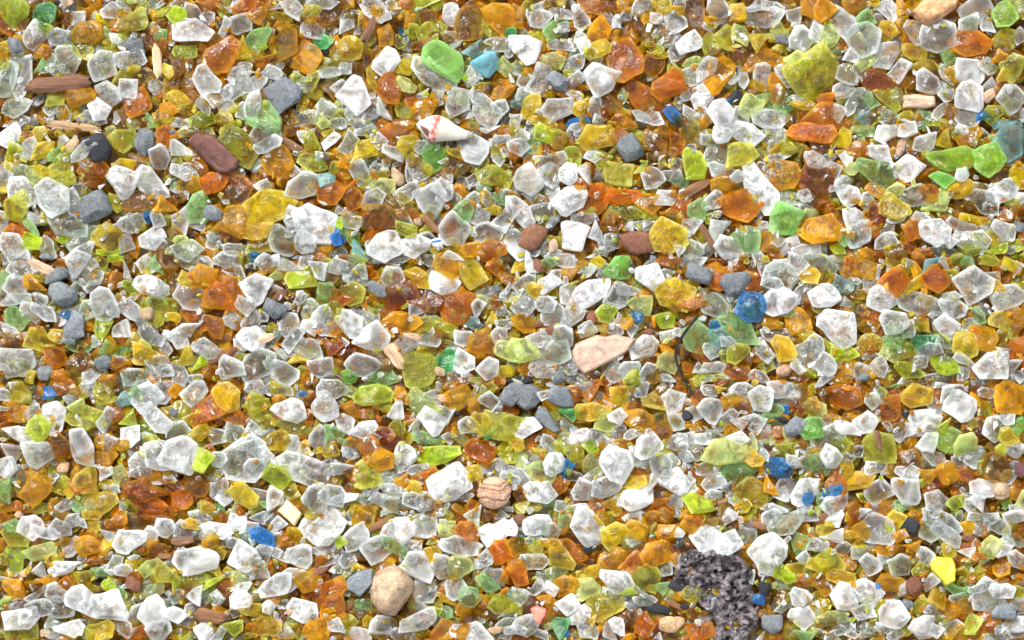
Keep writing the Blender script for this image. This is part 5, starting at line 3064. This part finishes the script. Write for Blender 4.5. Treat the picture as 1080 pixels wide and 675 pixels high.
for o, p in sorted(THINGS, key=lambda t: -t[1]['area']):
    fam = FAMO(p['c']); noun, cat = ('glass shard', 'glass shard') if p['c'] in TINT else NOUN[fam]
    r = p['L'] / max(p['W'], 1); size = 'large' if p['L'] > 30 else ('mid-sized' if p['L'] > 20 else ('small' if p['L'] > 13 else 'tiny'))
    shape = 'slender' if r > 2.1 else ('oblong' if r > 1.45 else 'compact')
    ms = sorted((math.hypot(p['x'] - m[0], p['y'] - m[1]), m) for m in marks)[:4]
    nb = sorted((math.hypot(q['x'] - p['x'], q['y'] - p['y']), i) for i, q in enumerate(PP) if q is not p)[:9]
    base = f"{size} {LOOK[p['c']]} {shape} {noun}"
    cands = []
    for d, m in ms[:2]: cands.append(f"{base} {near(d)} {way(p['x'] - m[0], p['y'] - m[1])} {m[2]}")
    d, m = ms[0]
    for dd, i in nb:
        q = PP[i]
        if q['area'] > 90: cands.append(f"{size} {LOOK[p['c']]} {noun} {near(d)} {way(p['x'] - m[0], p['y'] - m[1])} {m[2]}, {way(p['x'] - q['x'], p['y'] - q['y'])} {SHORT[q['c']]} piece")
    for d, m in ms[:4]: cands.append(f"{lean(p)} {base} {near(d)} {way(p['x'] - m[0], p['y'] - m[1])} {m[2]}")
    for d, m in ms[:2]:
        for dd, i in nb:
            q = PP[i]; cands.append(f"{lean(p)} {size} {LOOK[p['c']]} {noun} {near(d)} {way(p['x'] - m[0], p['y'] - m[1])} {m[2]}, by {SHORT[q['c']]} piece")
    cands = [' '.join(c.split()) for c in cands]; cands = [c for c in cands if len(c.split()) <= 16]
    lab = next((c for c in cands if c not in used), cands[0])
    used[lab] = used.get(lab, 0) + 1
    tag(o, lab, cat, group=GRP.get(fam))
print('labels', len(used), 'of', len(THINGS))


# ------------------------------------------------------------------ light
SUN_EL, SUN_AZ = math.radians(52), math.radians(-28)      # from the upper left of the frame
w = bpy.data.worlds.new('World'); scene.world = w; w.use_nodes = True
wn_ = w.node_tree; bg = wn_.nodes['Background']
sky = wn_.nodes.new('ShaderNodeTexSky'); sky.sky_type = 'NISHITA'; sky.sun_disc = False
sky.sun_elevation = SUN_EL; sky.sun_rotation = SUN_AZ; sky.dust_density = 3.0; sky.air_density = 1.0
hs = wn_.nodes.new('ShaderNodeHueSaturation'); hs.inputs['Saturation'].default_value = 0.25
wn_.links.new(sky.outputs[0], hs.inputs['Color']); wn_.links.new(hs.outputs[0], bg.inputs['Color']); bg.inputs['Strength'].default_value = 0.27
sd = bpy.data.lights.new('sun', 'SUN'); sd.energy = 3.1; sd.angle = math.radians(18); sd.color = (1, .98, .94)
so = bpy.data.objects.new('sun', sd); COL.objects.link(so)
dv = Vector((math.cos(SUN_EL) * math.sin(SUN_AZ), math.cos(SUN_EL) * math.cos(SUN_AZ), math.sin(SUN_EL)))
so.rotation_euler = dv.to_track_quat('Z', 'Y').to_euler(); so.location = dv * 2

# ------------------------------------------------------------------ camera: straight down
cd = bpy.data.cameras.new('camera'); cam = bpy.data.objects.new('camera', cd); COL.objects.link(cam)
cd.sensor_width = 36; cd.lens = 100; surf = 17 * S
cam.location = (0, 0, surf + 1080 * S * cd.lens / 36.0); cam.rotation_euler = (0, 0, 0)
cd.clip_start = .01; cd.clip_end = 1000
scene.camera = cam
scene.view_settings.view_transform = 'Standard'; scene.view_settings.look = 'None'; scene.view_settings.exposure = 0; scene.view_settings.gamma = 1
cy = scene.cycles
cy.max_bounces = 11; cy.transmission_bounces = 10; cy.diffuse_bounces = 4; cy.glossy_bounces = 4; cy.transparent_max_bounces = 4
cy.caustics_reflective = True; cy.caustics_refractive = True; cy.blur_glossy = 0.6; cy.sample_clamp_indirect = 4.0; cy.sample_clamp_direct = 8.0
cy.use_denoising = True; cy.use_adaptive_sampling = True; cy.adaptive_threshold = 0.045; cy.adaptive_min_samples = 24
try: cy.denoiser = 'OPENIMAGEDENOISE'; cy.denoising_input_passes = 'RGB_ALBEDO_NORMAL'
except Exception: pass
